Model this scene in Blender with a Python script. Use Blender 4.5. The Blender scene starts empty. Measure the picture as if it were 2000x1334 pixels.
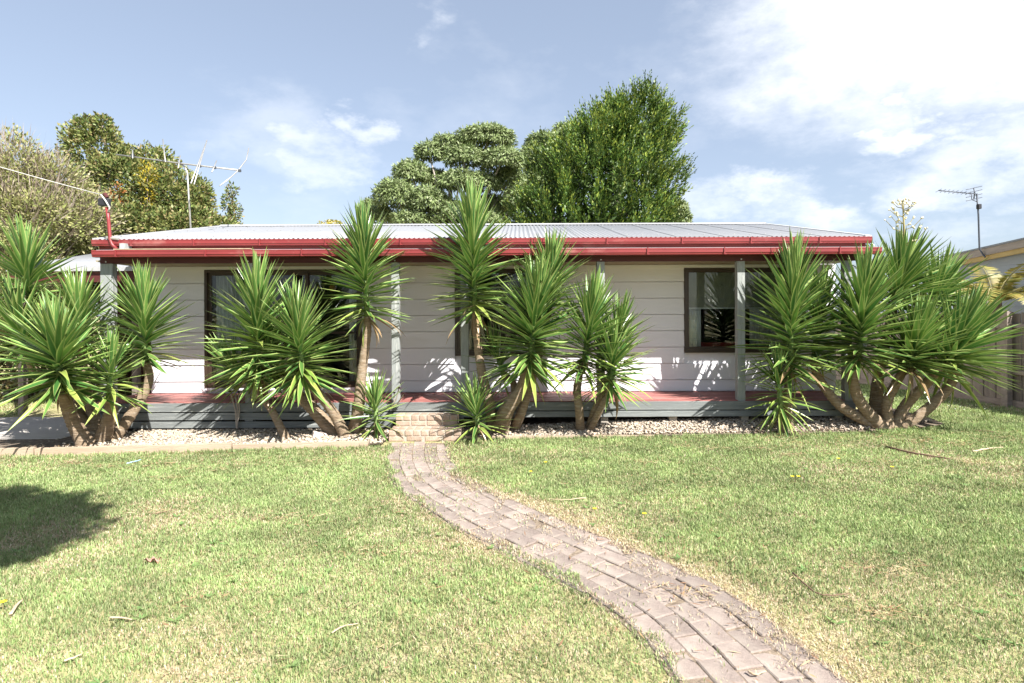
import bpy, bmesh, math, random
import numpy as np
from mathutils import Vector, Matrix
R = math.radians
random.seed(7)
rng = np.random.default_rng(11)
SC = bpy.context.scene
COL = SC.collection

# ------------------------------------------------------------------ camera, sky, sun, exposure
F, CX, CY, H, ROLL = 1150.0, 1015.0, 612.0, 1.85, 0.0042
cd = bpy.data.cameras.new('camera')
cam = bpy.data.objects.new('camera', cd); COL.objects.link(cam)
cd.sensor_width = 36.0; cd.lens = 36.0 * F / 2000.0
cd.shift_x = -(CX - 1000) / 2000.0; cd.shift_y = -(667 - CY) / 2000.0
cd.clip_start = 0.05; cd.clip_end = 3000
cam.matrix_world = Matrix.Translation((0, 0, H)) @ Matrix.Rotation(R(90), 4, 'X') @ Matrix.Rotation(-ROLL, 4, 'Z')
SC.camera = cam
SUN_EL = R(45.0); SUN_H = Vector((0.673, -0.740)).normalized()
SUN_DIR = Vector((SUN_H.x * math.cos(SUN_EL), SUN_H.y * math.cos(SUN_EL), math.sin(SUN_EL)))
sl = bpy.data.lights.new('sun', 'SUN'); sl.energy = 5.0; sl.angle = R(0.53); sl.color = (1.0, 0.97, 0.925)
so = bpy.data.objects.new('sun', sl); COL.objects.link(so)
so.rotation_euler = SUN_DIR.to_track_quat('Z', 'Y').to_euler()
SC.view_settings.view_transform = 'Standard'; SC.view_settings.look = 'None'
SC.view_settings.exposure = 1.42; SC.view_settings.gamma = 1.0; SC.view_settings.use_curve_mapping = False
SKY_STRENGTH = 0.13

def build_world():
    w = bpy.data.worlds.new('World'); SC.world = w; w.use_nodes = True
    nt = w.node_tree; N = nt.nodes; L = nt.links
    for n in list(N): N.remove(n)
    out = N.new('ShaderNodeOutputWorld'); bg = N.new('ShaderNodeBackground')
    sky = N.new('ShaderNodeTexSky'); sky.sky_type = 'NISHITA'; sky.sun_disc = False
    sky.sun_elevation = SUN_EL; sky.sun_rotation = math.atan2(SUN_H.x, SUN_H.y)
    sky.air_density = 1.0; sky.dust_density = 1.2; sky.ozone_density = 2.0; sky.altitude = 20
    tc = N.new('ShaderNodeTexCoord')
    def vm(op, a, b=None):
        n = N.new('ShaderNodeVectorMath'); n.operation = op
        for i, x in enumerate((a, b)):
            if x is None: continue
            if isinstance(x, tuple): n.inputs[i].default_value = x
            else: L.new(x, n.inputs[i])
        return n
    def mt(op, a, b=None, clamp=False):
        n = N.new('ShaderNodeMath'); n.operation = op; n.use_clamp = clamp
        for i, x in enumerate((a, b)):
            if x is None: continue
            if isinstance(x, (int, float)): n.inputs[i].default_value = x
            else: L.new(x, n.inputs[i])
        return n.outputs[0]
    d = vm('NORMALIZE', tc.outputs['Generated']).outputs[0]
    def noise(scale, detail, rough, vec):
        n = N.new('ShaderNodeTexNoise'); n.inputs['Scale'].default_value = scale
        n.inputs['Detail'].default_value = detail; n.inputs['Roughness'].default_value = rough
        L.new(vec, n.inputs['Vector']); return n
    st = vm('MULTIPLY', d, (1.0, 1.0, 2.0)).outputs[0]
    n1 = noise(5.0, 7, 0.62, st); n2 = noise(17.0, 5, 0.6, st)
    wob = vm('MULTIPLY', vm('SUBTRACT', n1.outputs['Color'], (0.5, 0.5, 0.5)).outputs[0], (0.34, 0.34, 0.26)).outputs[0]
    wob2 = vm('MULTIPLY', vm('SUBTRACT', n2.outputs['Color'], (0.5, 0.5, 0.5)).outputs[0], (0.10, 0.10, 0.08)).outputs[0]
    dw = vm('ADD', vm('ADD', d, wob).outputs[0], wob2).outputs[0]
    def pxdir(u, v): return Vector(((u - CX) / F, 1.0, (CY - v) / F)).normalized()
    # cloud banks: centre direction, inverse radii, opacity
    banks = [((1760, -20), (3.3, 3.3, 4.6), 1.15), ((2040, 40), (3.6, 3.6, 6.0), 1.15),
             ((1740, 245), (13, 13, 19), .9), ((1860, 315), (8.0, 8.0, 20), .6), ((2010, 285), (8.5, 8.5, 15), .65),
             ((1490, 395), (11, 11, 22), .6), ((1590, 435), (9, 9, 20), .6), ((1400, 425), (11, 11, 24), .4),
             ((690, 225), (17, 17, 26), .5), ((610, 305), (11, 11, 14), .5), ((510, 245), (8, 8, 11), .24), ((905, 60), (16, 16, 20), .28),
             ((1890, 440), (10, 10, 22), .3)]
    total = None
    for (u, v), s, op in banks:
        c = pxdir(u, v)
        ln = vm('LENGTH', vm('MULTIPLY', vm('SUBTRACT', dw, tuple(c)).outputs[0], s).outputs[0]).outputs['Value']
        mr = N.new('ShaderNodeMapRange'); mr.interpolation_type = 'SMOOTHSTEP'
        L.new(ln, mr.inputs[0]); mr.inputs[1].default_value = 1.08; mr.inputs[2].default_value = 0.05
        mr.inputs[3].default_value = 0.0; mr.inputs[4].default_value = op
        total = mr.outputs[0] if total is None else mt('MAXIMUM', total, mr.outputs[0])
    # thin high cloud over the whole sky
    n3 = noise(2.3, 6, 0.6, st)
    mr = N.new('ShaderNodeMapRange'); L.new(n3.outputs['Fac'], mr.inputs[0])
    mr.inputs[1].default_value = .55; mr.inputs[2].default_value = .9; mr.inputs[3].default_value = 0.0; mr.inputs[4].default_value = .4
    total = mt('MAXIMUM', total, mr.outputs[0])
    # break the banks up with finer noise
    n4 = noise(9.0, 6, 0.65, st)
    mr2 = N.new('ShaderNodeMapRange'); L.new(n4.outputs['Fac'], mr2.inputs[0])
    mr2.inputs[1].default_value = .3; mr2.inputs[2].default_value = .62; mr2.inputs[3].default_value = .55; mr2.inputs[4].default_value = 1.0
    total = mt('MULTIPLY', total, mr2.outputs[0], clamp=True)
    # pale haze veil: the whole sky is a milky blue
    hs = N.new('ShaderNodeMix'); hs.data_type = 'RGBA'; hs.inputs[0].default_value = 0.45
    hsv = N.new('ShaderNodeHueSaturation'); hsv.inputs['Saturation'].default_value = .70; hsv.inputs['Value'].default_value = .60; L.new(sky.outputs[0], hsv.inputs['Color'])
    L.new(hsv.outputs[0], hs.inputs[6]); hs.inputs[7].default_value = (1.38, 1.72, 2.32, 1)
    mx = N.new('ShaderNodeMix'); mx.data_type = 'RGBA'
    L.new(total, mx.inputs[0]); L.new(hs.outputs[2], mx.inputs[6]); mx.inputs[7].default_value = (4.2, 4.25, 4.35, 1)
    L.new(mx.outputs[2], bg.inputs[0]); bg.inputs[1].default_value = SKY_STRENGTH
    L.new(bg.outputs[0], out.inputs[0])
build_world()

# ------------------------------------------------------------------ helpers
def P(u, v, D):
    """point of the place at distance D that the photograph shows at pixel (u, v)"""
    u0 = u - ROLL * (v - CY); v0 = v + ROLL * (u - CX)
    return Vector(((u0 - CX) * D / F, D, H + (CY - v0) * D / F))
def obj(name, me, mat=None, parent=None, loc=None):
    o = bpy.data.objects.new(name, me); COL.objects.link(o)
    if mat is not None and me is not None and not me.materials: me.materials.append(mat)
    if parent is not None: o.parent = parent
    if loc is not None: o.location = loc
    return o
def tag(o, label=None, cat=None, group=None, kind=None):
    if label: o['label'] = label
    if cat: o['category'] = cat
    if group: o['group'] = group
    if kind: o['kind'] = kind
    return o
def thing(name, label, cat, loc=(0, 0, 0), group=None):
    o = bpy.data.objects.new(name, None); COL.objects.link(o); o.location = loc
    o.empty_display_size = .1
    return tag(o, label, cat, group)
def npmesh(name, verts, faces, smooth=False, color=None, extra=None):
    """mesh from numpy arrays; faces all of one size"""
    verts = np.asarray(verts, np.float32); faces = np.asarray(faces, np.int32)
    me = bpy.data.meshes.new(name)
    k = faces.shape[1]
    me.vertices.add(len(verts)); me.vertices.foreach_set('co', verts.ravel())
    me.loops.add(faces.size); me.loops.foreach_set('vertex_index', faces.ravel())
    me.polygons.add(len(faces)); me.polygons.foreach_set('loop_start', np.arange(0, faces.size, k, dtype=np.int32))
    if smooth: me.polygons.foreach_set('use_smooth', np.ones(len(faces), bool))
    if color is not None:
        a = me.color_attributes.new('col', 'FLOAT_COLOR', 'POINT')
        c = np.ones((len(verts), 4), np.float32); c[:, :3] = color
        a.data.foreach_set('color', c.ravel())
    if extra is not None:
        for nm, val in extra.items():
            a = me.attributes.new(nm, 'FLOAT', 'POINT'); a.data.foreach_set('value', np.asarray(val, np.float32))
    me.update(calc_edges=True); me.validate()
    return me
class MB:
    def __init__(s): s.v = []; s.f = []
    def add(s, vs, fs):
        n = len(s.v); s.v += [tuple(p) for p in vs]; s.f += [tuple(i + n for i in f) for f in fs]; return s
    def box(s, x0, x1, y0, y1, z0, z1):
        return s.add([(x0, y0, z0), (x1, y0, z0), (x1, y1, z0), (x0, y1, z0), (x0, y0, z1), (x1, y0, z1), (x1, y1, z1), (x0, y1, z1)],
                     [(0, 3, 2, 1), (4, 5, 6, 7), (0, 1, 5, 4), (1, 2, 6, 5), (2, 3, 7, 6), (3, 0, 4, 7)])
    def hexa(s, pts):
        return s.add(pts, [(0, 3, 2, 1), (4, 5, 6, 7), (0, 1, 5, 4), (1, 2, 6, 5), (2, 3, 7, 6), (3, 0, 4, 7)])
    def extrude_x(s, prof, x0, x1):
        n = len(prof)
        vs = [(x0, y, z) for y, z in prof] + [(x1, y, z) for y, z in prof]
        fs = [(i, (i + 1) % n, n + (i + 1) % n, n + i) for i in range(n)] + [tuple(range(n - 1, -1, -1)), tuple(range(n, 2 * n))]
        return s.add(vs, fs)
    def tube(s, pts, rad, seg=8, cap=True, rings=None):
        pts = [Vector(p) for p in pts]; n = len(pts)
        if not hasattr(rad, '__len__'): rad = [rad] * n
        vs = []; up = None
        for i, p in enumerate(pts):
            t = (pts[min(i + 1, n - 1)] - pts[max(i - 1, 0)]).normalized()
            if up is None: up = t.orthogonal().normalized()
            up = (up - t * up.dot(t)); up = up.normalized() if up.length > 1e-6 else t.orthogonal().normalized()
            b = t.cross(up)
            for k in range(seg):
                a = 2 * math.pi * k / seg
                vs.append(p + (up * math.cos(a) + b * math.sin(a)) * rad[i])
        fs = [(i * seg + k, i * seg + (k + 1) % seg, (i + 1) * seg + (k + 1) % seg, (i + 1) * seg + k) for i in range(n - 1) for k in range(seg)]
        if cap: fs += [tuple(range(seg - 1, -1, -1)), tuple(range((n - 1) * seg, n * seg))]
        return s.add(vs, fs)
    def mesh(s, name, smooth=False, bevel=0.0, segs=1):
        me = bpy.data.meshes.new(name); me.from_pydata(s.v, [], s.f)
        if bevel > 0:
            bm = bmesh.new(); bm.from_mesh(me)
            bmesh.ops.recalc_face_normals(bm, faces=bm.faces)
            bmesh.ops.bevel(bm, geom=list(bm.edges), offset=bevel, segments=segs, affect='EDGES', profile=.6)
            bm.to_mesh(me); bm.free()
        else:
            bm = bmesh.new(); bm.from_mesh(me); bmesh.ops.recalc_face_normals(bm, faces=bm.faces); bm.to_mesh(me); bm.free()
        if smooth:
            for p in me.polygons: p.use_smooth = True
        me.update(); return me
    def build(s, name, mat, parent=None, smooth=False, bevel=0.0, segs=1, loc=None):
        return obj(name, s.mesh(name, smooth, bevel, segs), mat, parent, loc)
def catmull(pts, n):
    pts = [Vector(p) for p in pts]; pts = [pts[0] * 2 - pts[1]] + pts + [pts[-1] * 2 - pts[-2]]
    out = []
    for i in range(1, len(pts) - 2):
        a, b, c, d = pts[i - 1:i + 3]
        for k in range(n):
            t = k / n
            out.append(.5 * ((2 * b) + (c - a) * t + (2 * a - 5 * b + 4 * c - d) * t * t + (3 * b - a - 3 * c + d) * t ** 3))
    out.append(pts[-2]); return out
def lerpv(x, xs, ys): return float(np.interp(x, xs, ys))
_ng = rng.random((64, 64))
def vnoise(x, y):
    x = np.asarray(x, float); y = np.asarray(y, float)
    xi = np.floor(x).astype(int); yi = np.floor(y).astype(int); fx = x - xi; fy = y - yi
    fx = fx * fx * (3 - 2 * fx); fy = fy * fy * (3 - 2 * fy)
    g = lambda a, b: _ng[a % 64, b % 64]
    return (g(xi, yi) * (1 - fx) + g(xi + 1, yi) * fx) * (1 - fy) + (g(xi, yi + 1) * (1 - fx) + g(xi + 1, yi + 1) * fx) * fy
def gz(x, y):
    return -0.05 + 0.011 * np.clip(np.asarray(x) + 1, 0, 10) * np.clip((np.asarray(y) - 3) / 5, 0, 1)
def front(x):
    x = np.asarray(x, float)
    return np.where(x < -1.5, 8.59 + 0.1047 * x, 8.80 + 0.012 * x)
def bz(x, y):
    x = np.asarray(x, float); y = np.asarray(y, float)
    r = np.where(x > -1, 0.085 * np.clip((y - 8.85) / .6, 0, 1) * np.clip((x + 1) / 3, 0, 1), 0.0)
    return np.asarray(gz(x, y)) + np.where(x < -1.5, .055, .035) + r

# ------------------------------------------------------------------ materials
def mat(name, c1, c2=None, rough=.7, scale=6.0, detail=6, bump=0.0, bscale=40.0, stretch=(1, 1, 1), spec=.3, metal=0.0, lo=.35, hi=.65, c3=None, c3scale=1.5, c3lo=.55, c3hi=.75, coord='Object', objrand=0.0):
    m = bpy.data.materials.new(name); m.use_nodes = True; nt = m.node_tree; N = nt.nodes; L = nt.links
    b = N['Principled BSDF']; b.inputs['Roughness'].default_value = rough; b.inputs['Metallic'].default_value = metal
    b.inputs['Specular IOR Level'].default_value = spec
    if c2 is None: c2 = tuple(x * .82 for x in c1)
    tc = N.new('ShaderNodeTexCoord'); mp = N.new('ShaderNodeMapping'); mp.inputs['Scale'].default_value = stretch
    L.new(tc.outputs[coord], mp.inputs[0])
    def ns(sc, dt):
        n = N.new('ShaderNodeTexNoise'); n.inputs['Scale'].default_value = sc; n.inputs['Detail'].default_value = dt; n.inputs['Roughness'].default_value = .65
        L.new(mp.outputs[0], n.inputs['Vector']); return n
    def rmp(fac, lo, hi):
        r = N.new('ShaderNodeMapRange'); L.new(fac, r.inputs[0]); r.inputs[1].default_value = lo; r.inputs[2].default_value = hi; return r.outputs[0]
    def mixc(fac, a, bb):
        x = N.new('ShaderNodeMix'); x.data_type = 'RGBA'; L.new(fac, x.inputs[0])
        for i, q in ((6, a), (7, bb)):
            if isinstance(q, tuple): x.inputs[i].default_value = (*q, 1)
            else: L.new(q, x.inputs[i])
        return x.outputs[2]
    c = mixc(rmp(ns(scale, detail).outputs['Fac'], lo, hi), c1, c2)
    if c3 is not None: c = mixc(rmp(ns(c3scale, 5).outputs['Fac'], c3lo, c3hi), c, c3)
    if objrand > 0:
        oi = N.new('ShaderNodeObjectInfo'); hv = N.new('ShaderNodeHueSaturation')
        r = N.new('ShaderNodeMapRange'); L.new(oi.outputs['Random'], r.inputs[0]); r.inputs[3].default_value = 1 - objrand; r.inputs[4].default_value = 1 + objrand
        L.new(r.outputs[0], hv.inputs['Value']); L.new(c, hv.inputs['Color']); c = hv.outputs[0]
    L.new(c, b.inputs['Base Color'])
    if bump > 0:
        bp = N.new('ShaderNodeBump'); bp.inputs['Strength'].default_value = bump; bp.inputs['Distance'].default_value = .02
        L.new(ns(bscale, 4).outputs['Fac'], bp.inputs['Height']); L.new(bp.outputs[0], b.inputs['Normal'])
    return m
def attr_mat(name, rough=.6, trans=.25, spec=.25, tint=(1, 1, 1)):
    """leaf material that takes its colour from the mesh's own leaf colours, part of the light passing through"""
    m = bpy.data.materials.new(name); m.use_nodes = True; nt = m.node_tree; N = nt.nodes; L = nt.links
    b = N['Principled BSDF']; b.inputs['Roughness'].default_value = rough; b.inputs['Specular IOR Level'].default_value = spec
    a = N.new('ShaderNodeVertexColor'); a.layer_name = 'col'
    L.new(a.outputs[0], b.inputs['Base Color'])
    t = N.new('ShaderNodeBsdfTranslucent'); L.new(a.outputs[0], t.inputs[0])
    x = N.new('ShaderNodeMixShader'); x.inputs[0].default_value = trans
    L.new(b.outputs[0], x.inputs[1]); L.new(t.outputs[0], x.inputs[2]); L.new(x.outputs[0], N['Material Output'].inputs[0])
    return m
def yucca_mat(name, g1, g2, edge, trans=.12):
    m = bpy.data.materials.new(name); m.use_nodes = True; nt = m.node_tree; N = nt.nodes; L = nt.links
    b = N['Principled BSDF']; b.inputs['Roughness'].default_value = .30; b.inputs['Specular IOR Level'].default_value = .65
    oi = N.new('ShaderNodeObjectInfo'); ge = N.new('ShaderNodeNewGeometry')
    ad = N.new('ShaderNodeMath'); ad.operation = 'ADD'; L.new(oi.outputs['Random'], ad.inputs[0]); L.new(ge.outputs['Random Per Island'], ad.inputs[1])
    fr = N.new('ShaderNodeMath'); fr.operation = 'FRACT'; L.new(ad.outputs[0], fr.inputs[0])
    mx = N.new('ShaderNodeMix'); mx.data_type = 'RGBA'; L.new(fr.outputs[0], mx.inputs[0]); mx.inputs[6].default_value = (*g1, 1); mx.inputs[7].default_value = (*g2, 1)
    at = N.new('ShaderNodeAttribute'); at.attribute_name = 'across'
    r = N.new('ShaderNodeMapRange'); L.new(at.outputs['Fac'], r.inputs[0]); r.inputs[1].default_value = .55; r.inputs[2].default_value = 1.0; r.inputs[4].default_value = .85
    m2 = N.new('ShaderNodeMix'); m2.data_type = 'RGBA'; L.new(r.outputs[0], m2.inputs[0]); L.new(mx.outputs[2], m2.inputs[6]); m2.inputs[7].default_value = (*edge, 1)
    al = N.new('ShaderNodeAttribute'); al.attribute_name = 'along'
    r2 = N.new('ShaderNodeMapRange'); L.new(al.outputs['Fac'], r2.inputs[0]); r2.inputs[1].default_value = .95; r2.inputs[2].default_value = 1.0; r2.inputs[4].default_value = .9
    m3 = N.new('ShaderNodeMix'); m3.data_type = 'RGBA'; L.new(r2.outputs[0], m3.inputs[0]); L.new(m2.outputs[2], m3.inputs[6]); m3.inputs[7].default_value = (.16, .07, .025, 1)
    L.new(m3.outputs[2], b.inputs['Base Color'])
    t = N.new('ShaderNodeBsdfTranslucent'); L.new(m3.outputs[2], t.inputs[0])
    x = N.new('ShaderNodeMixShader'); x.inputs[0].default_value = trans
    L.new(b.outputs[0], x.inputs[1]); L.new(t.outputs[0], x.inputs[2]); L.new(x.outputs[0], N['Material Output'].inputs[0])
    return m
def glass_mat(name):
    m = bpy.data.materials.new(name); m.use_nodes = True; nt = m.node_tree; N = nt.nodes; L = nt.links
    N.remove(N['Principled BSDF'])
    f = N.new('ShaderNodeFresnel'); f.inputs[0].default_value = 1.5
    t = N.new('ShaderNodeBsdfTransparent'); t.inputs[0].default_value = (.86, .89, .87, 1)
    g = N.new('ShaderNodeBsdfGlossy'); g.inputs['Roughness'].default_value = .015
    ns = N.new('ShaderNodeTexNoise'); ns.inputs['Scale'].default_value = 2.2
    bp = N.new('ShaderNodeBump'); bp.inputs['Strength'].default_value = .03; L.new(ns.outputs['Fac'], bp.inputs['Height']); L.new(bp.outputs[0], g.inputs['Normal'])
    mu = N.new('ShaderNodeMath'); mu.operation = 'MULTIPLY_ADD'; mu.inputs[1].default_value = 1.0; mu.inputs[2].default_value = .0; L.new(f.outputs[0], mu.inputs[0])
    x = N.new('ShaderNodeMixShader'); L.new(mu.outputs[0], x.inputs[0]); L.new(t.outputs[0], x.inputs[1]); L.new(g.outputs[0], x.inputs[2])
    L.new(x.outputs[0], N['Material Output'].inputs[0]); return m

M = {}
M['wall'] = mat('weatherboard_paint', (.775, .76, .79), (.735, .72, .75), rough=.55, scale=1.4, bump=.06, bscale=90, stretch=(.4, 1, 2.5), c3=(.66, .635, .62), c3scale=.9, c3lo=.6, c3hi=.85)
M['red'] = mat('gutter_paint', (.235, .034, .034), (.185, .026, .028), rough=.42, scale=3, stretch=(.5, 1, 1), c3=(.33, .13, .115), c3scale=2.6, c3lo=.58, c3hi=.78, bump=.05, bscale=30, spec=.45)
M['redwood'] = mat('beam_paint', (.085, .020, .019), (.062, .015, .015), rough=.6, scale=5, stretch=(.3, 1, 3), c3=(.30, .12, .10), c3scale=5, c3lo=.6, c3hi=.75, bump=.15, bscale=40)
M['post'] = mat('weathered_grey_paint', (.31, .325, .31), (.22, .232, .225), rough=.7, scale=7, stretch=(3, 3, .35), c3=(.45, .45, .42), c3scale=6, c3lo=.57, c3hi=.72, bump=.3, bscale=50)
M['skirt'] = mat('weathered_grey_board', (.215, .228, .22), (.145, .155, .152), rough=.75, scale=4, stretch=(.35, 2, 5), c3=(.40, .41, .38), c3scale=5, c3lo=.58, c3hi=.75, bump=.35, bscale=30, objrand=.12)
M['deck'] = mat('red_decking_paint', (.33, .125, .11), (.26, .09, .08), rough=.6, scale=3.5, stretch=(.4, 4, 1), c3=(.45, .24, .20), c3scale=3, c3lo=.52, c3hi=.7, bump=.2, bscale=30, objrand=.1)
M['roof'] = mat('galvanised_roof', (.26, .265, .275), (.22, .225, .235), rough=.5, scale=1.2, stretch=(1.5, .4, 1), spec=.5, metal=.15, c3=(.19, .19, .19), c3scale=1.8, c3lo=.6, c3hi=.85)
M['ridge'] = mat('ridge_cap_steel', (.42, .42, .42), (.35, .35, .355), rough=.45, metal=.1)
M['brown'] = mat('bronze_aluminium', (.055, .034, .022), (.04, .026, .018), rough=.4, scale=8, spec=.45)
M['glass'] = glass_mat('window_glass')
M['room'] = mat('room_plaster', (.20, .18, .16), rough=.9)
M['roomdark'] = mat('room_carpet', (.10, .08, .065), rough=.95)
M['ceiling'] = mat('verandah_lining', (.36, .31, .21), (.30, .26, .18), rough=.8, scale=3)
M['sheer'] = mat('sheer_curtain_cloth', (.78, .78, .78), (.70, .70, .71), rough=.9)
M['blind'] = mat('roller_blind_cloth', (.33, .32, .265), (.29, .28, .24), rough=.9)
M['sofa'] = mat('red_upholstery', (.36, .03, .03), (.25, .02, .02), rough=.9, scale=40)
M['brick'] = mat('step_brick', (.39, .285, .21), (.31, .22, .165), rough=.9, scale=14, bump=.5, bscale=70, c3=(.43, .35, .28), c3scale=6, c3lo=.5, c3hi=.7, objrand=.12)
M['mortar'] = mat('mortar', (.42, .37, .31), (.34, .30, .25), rough=.95, scale=20, bump=.4, bscale=60)
M['paver'] = mat('concrete_paver', (.30, .24, .205), (.22, .175, .15), rough=.92, scale=45, bump=.55, bscale=160, c3=(.34, .285, .24), c3scale=4, c3lo=.42, c3hi=.66, objrand=.17)
M['sand'] = mat('path_bedding', (.30, .235, .17), (.12, .09, .065), rough=1, scale=25, bump=.5, bscale=60)
M['pebble'] = attr_mat('pebble_stone', rough=.8, trans=0, spec=.3)
M['soil'] = mat('bed_soil', (.19, .145, .105), (.11, .082, .06), rough=1, scale=18, bump=.7, bscale=50, c3=(.32, .27, .21), c3scale=14, c3lo=.5, c3hi=.7)
M['sleeper'] = mat('garden_sleeper_timber', (.44, .345, .25), (.33, .255, .185), rough=.85, scale=5, stretch=(.4, 3, 4), bump=.4, bscale=35, c3=(.48, .30, .20), c3scale=2.2, c3lo=.55, c3hi=.75)
M['slab'] = mat('driveway_concrete', (.46, .42, .38), (.39, .355, .32), rough=.9, scale=3, bump=.2, bscale=80)
M['turf'] = mat('lawn_turf', (.27, .27, .11), (.40, .34, .18), rough=1, scale=22, detail=8, bump=.6, bscale=90, c3=(.46, .38, .24), c3scale=3.5, c3lo=.5, c3hi=.7)
M['blade'] = attr_mat('grass_blade', rough=.65, trans=.3, spec=.2)
M['leafy'] = attr_mat('tree_leaf', rough=.5, trans=.22, spec=.35)
M['bark'] = mat('tree_bark', (.27, .22, .18), (.17, .135, .11), rough=.9, scale=6, stretch=(3, 3, .6), bump=.5, bscale=25)
M['palebark'] = mat('gum_bark', (.42, .37, .32), (.30, .26, .22), rough=.85, scale=4, stretch=(3, 3, .5))
M['yt'] = mat('yucca_trunk_bark', (.36, .265, .175), (.20, .145, .095), rough=.9, scale=9, stretch=(1, 1, 5), bump=1.0, bscale=26, c3=(.40, .33, .25), c3scale=7, c3lo=.5, c3hi=.7)
M['yleaf'] = yucca_mat('yucca_leaf', (.042, .125, .028), (.14, .255, .055), (.46, .50, .17))
M['yold'] = yucca_mat('old_yucca_leaf', (.16, .26, .045), (.27, .34, .075), (.48, .48, .15))
M['ydead'] = yucca_mat('dry_yucca_leaf', (.30, .20, .10), (.20, .13, .07), (.36, .27, .15), trans=.1)
M['ycore'] = mat('yucca_leaf_base', (.20, .27, .10), (.13, .20, .06), rough=.6, scale=20)
M['cream'] = mat('yucca_flower', (.75, .68, .45), rough=.7); M['stalk'] = mat('flower_stalk', (.30, .27, .12), (.20, .17, .07), rough=.7)
M['paling'] = mat('weathered_paling', (.30, .245, .205), (.20, .16, .135), rough=.9, scale=6, stretch=(4, 4, .35), bump=.45, bscale=30, c3=(.38, .33, .29), c3scale=3, c3lo=.52, c3hi=.72, objrand=.2)
M['rail'] = mat('weathered_rail', (.31, .255, .215), (.22, .175, .145), rough=.9, scale=5, stretch=(4, .4, 4), bump=.4, bscale=30, objrand=.1)
M['nwall'] = mat('neighbour_cladding', (.40, .43, .45), (.35, .38, .40), rough=.7, scale=2)
M['nfascia'] = mat('neighbour_barge_timber', (.40, .33, .27), (.31, .255, .21), rough=.8, scale=5, stretch=(3, .3, 3), bump=.2)
M['ntrim'] = mat('yellow_trim_paint', (.55, .40, .17), (.47, .33, .13), rough=.6, scale=4)
M['steel'] = mat('galvanised_tube', (.50, .49, .46), (.38, .36, .33), rough=.45, metal=.6, scale=20)
M['darkmetal'] = mat('dark_antenna_metal', (.10, .11, .13), rough=.5, metal=.5)
M['black'] = mat('black_plastic', (.03, .03, .035), rough=.5)
M['cable'] = mat('cable_sheath', (.55, .54, .52), rough=.6)
M['aeon'] = mat('dark_succulent_leaf', (.075, .022, .024), (.045, .014, .016), rough=.4, scale=12)
M['aeonstem'] = mat('succulent_stem', (.42, .36, .30), (.30, .25, .20), rough=.8)
M['twig'] = mat('fallen_stick_bark', (.20, .125, .085), (.13, .08, .055), rough=.9, scale=20)
M['pale'] = mat('dry_bark_strip', (.50, .39, .27), (.40, .30, .20), rough=.9, scale=12)
M['yellow'] = mat('dandelion_petals', (.75, .55, .03), rough=.7); M['white'] = mat('daisy_petals', (.8, .8, .76), rough=.7)
M['plaster'] = mat('pale_block', (.60, .50, .44), (.52, .43, .38), rough=.9, scale=10, bump=.3)
M['blue'] = mat('pale_blue_ribbon', (.35, .55, .65), rough=.5)
M['pinkleaf'] = mat('crumpled_dry_leaf', (.46, .25, .20), (.36, .19, .14), rough=.8)
M['lampglow'] = mat('amber_lamp_glass', (.70, .36, .10), rough=.4)

# ------------------------------------------------------------------ ground, driveway, beds, path
def axis(lo, hi, step, far): return np.concatenate([[-far[1], -far[0]] if lo < 0 else [], np.arange(lo, hi + 1e-6, step), [far[0], far[1]]])
gx = np.concatenate([[-900, -300, -100, -40], np.arange(-20, 20.1, .5), [40, 100, 300, 900]])
gy = np.concatenate([[-900, -300, -100, -30], np.arange(-6, 24.1, .5), [40, 100, 300, 900]])
XX, YY = np.meshgrid(gx, gy, indexing='ij')
V = np.stack([XX, YY, gz(XX, YY)], -1).reshape(-1, 3)
ny = len(gy)
I, J = np.meshgrid(np.arange(len(gx) - 1), np.arange(ny - 1), indexing='ij'); b0 = (I * ny + J).ravel()
tag(obj('lawn', npmesh('lawn', V, np.stack([b0, b0 + ny, b0 + ny + 1, b0 + 1], -1), True), M['turf']), kind='structure')
def sheet(name, x0, x1, nx, yf, yb, ny, zf, m):
    xs = np.linspace(x0, x1, nx); t = np.linspace(0, 1, ny)
    X = np.repeat(xs[:, None], ny, 1); Y = yf(xs)[:, None] * (1 - t) + yb(xs)[:, None] * t
    V = np.stack([X, Y, zf(X, Y)], -1).reshape(-1, 3)
    I, J = np.meshgrid(np.arange(nx - 1), np.arange(ny - 1), indexing='ij'); b0 = (I * ny + J).ravel()
    return tag(obj(name, npmesh(name, V, np.stack([b0, b0 + ny, b0 + ny + 1, b0 + 1], -1), True), m), kind='structure')
k_ = lambda c: (lambda x: np.full_like(np.asarray(x, float), c))
bedL = sheet('garden_bed', -8.4, -1.98, 60, lambda x: front(x) + .02, k_(10.4), 14, lambda x, y: bz(x, y) - .012, M['soil'])
bedR = sheet('garden_bed', -.93, 6.6, 70, lambda x: front(x) + .02 + np.clip(x - 5.6, 0, 1) * .25, k_(10.4), 14, lambda x, y: bz(x, y) - .012, M['soil'])
drive = sheet('driveway', -26, -6.9, 20, lambda x: 8.85 + .02 * (x + 6.9), lambda x: 10.75 + .03 * (x + 6.9), 4, lambda x, y: gz(x, y) + .035, M['slab'])
for a, b in ((-26, -10.6), (-10.585, -8.72), (-8.705, -6.9)):       # cast bays of the slab, with joints between
    vs = [(a, 8.85 + .02 * (a + 6.9), -.06), (b, 8.85 + .02 * (b + 6.9), -.06), (b, 10.75, -.06), (a, 10.75 + .03 * (a + 6.9), -.06)]
    MB().hexa(vs + [(x, y, .0) for x, y, z in vs]).build('slab', M['slab'], drive, bevel=.006)

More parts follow.
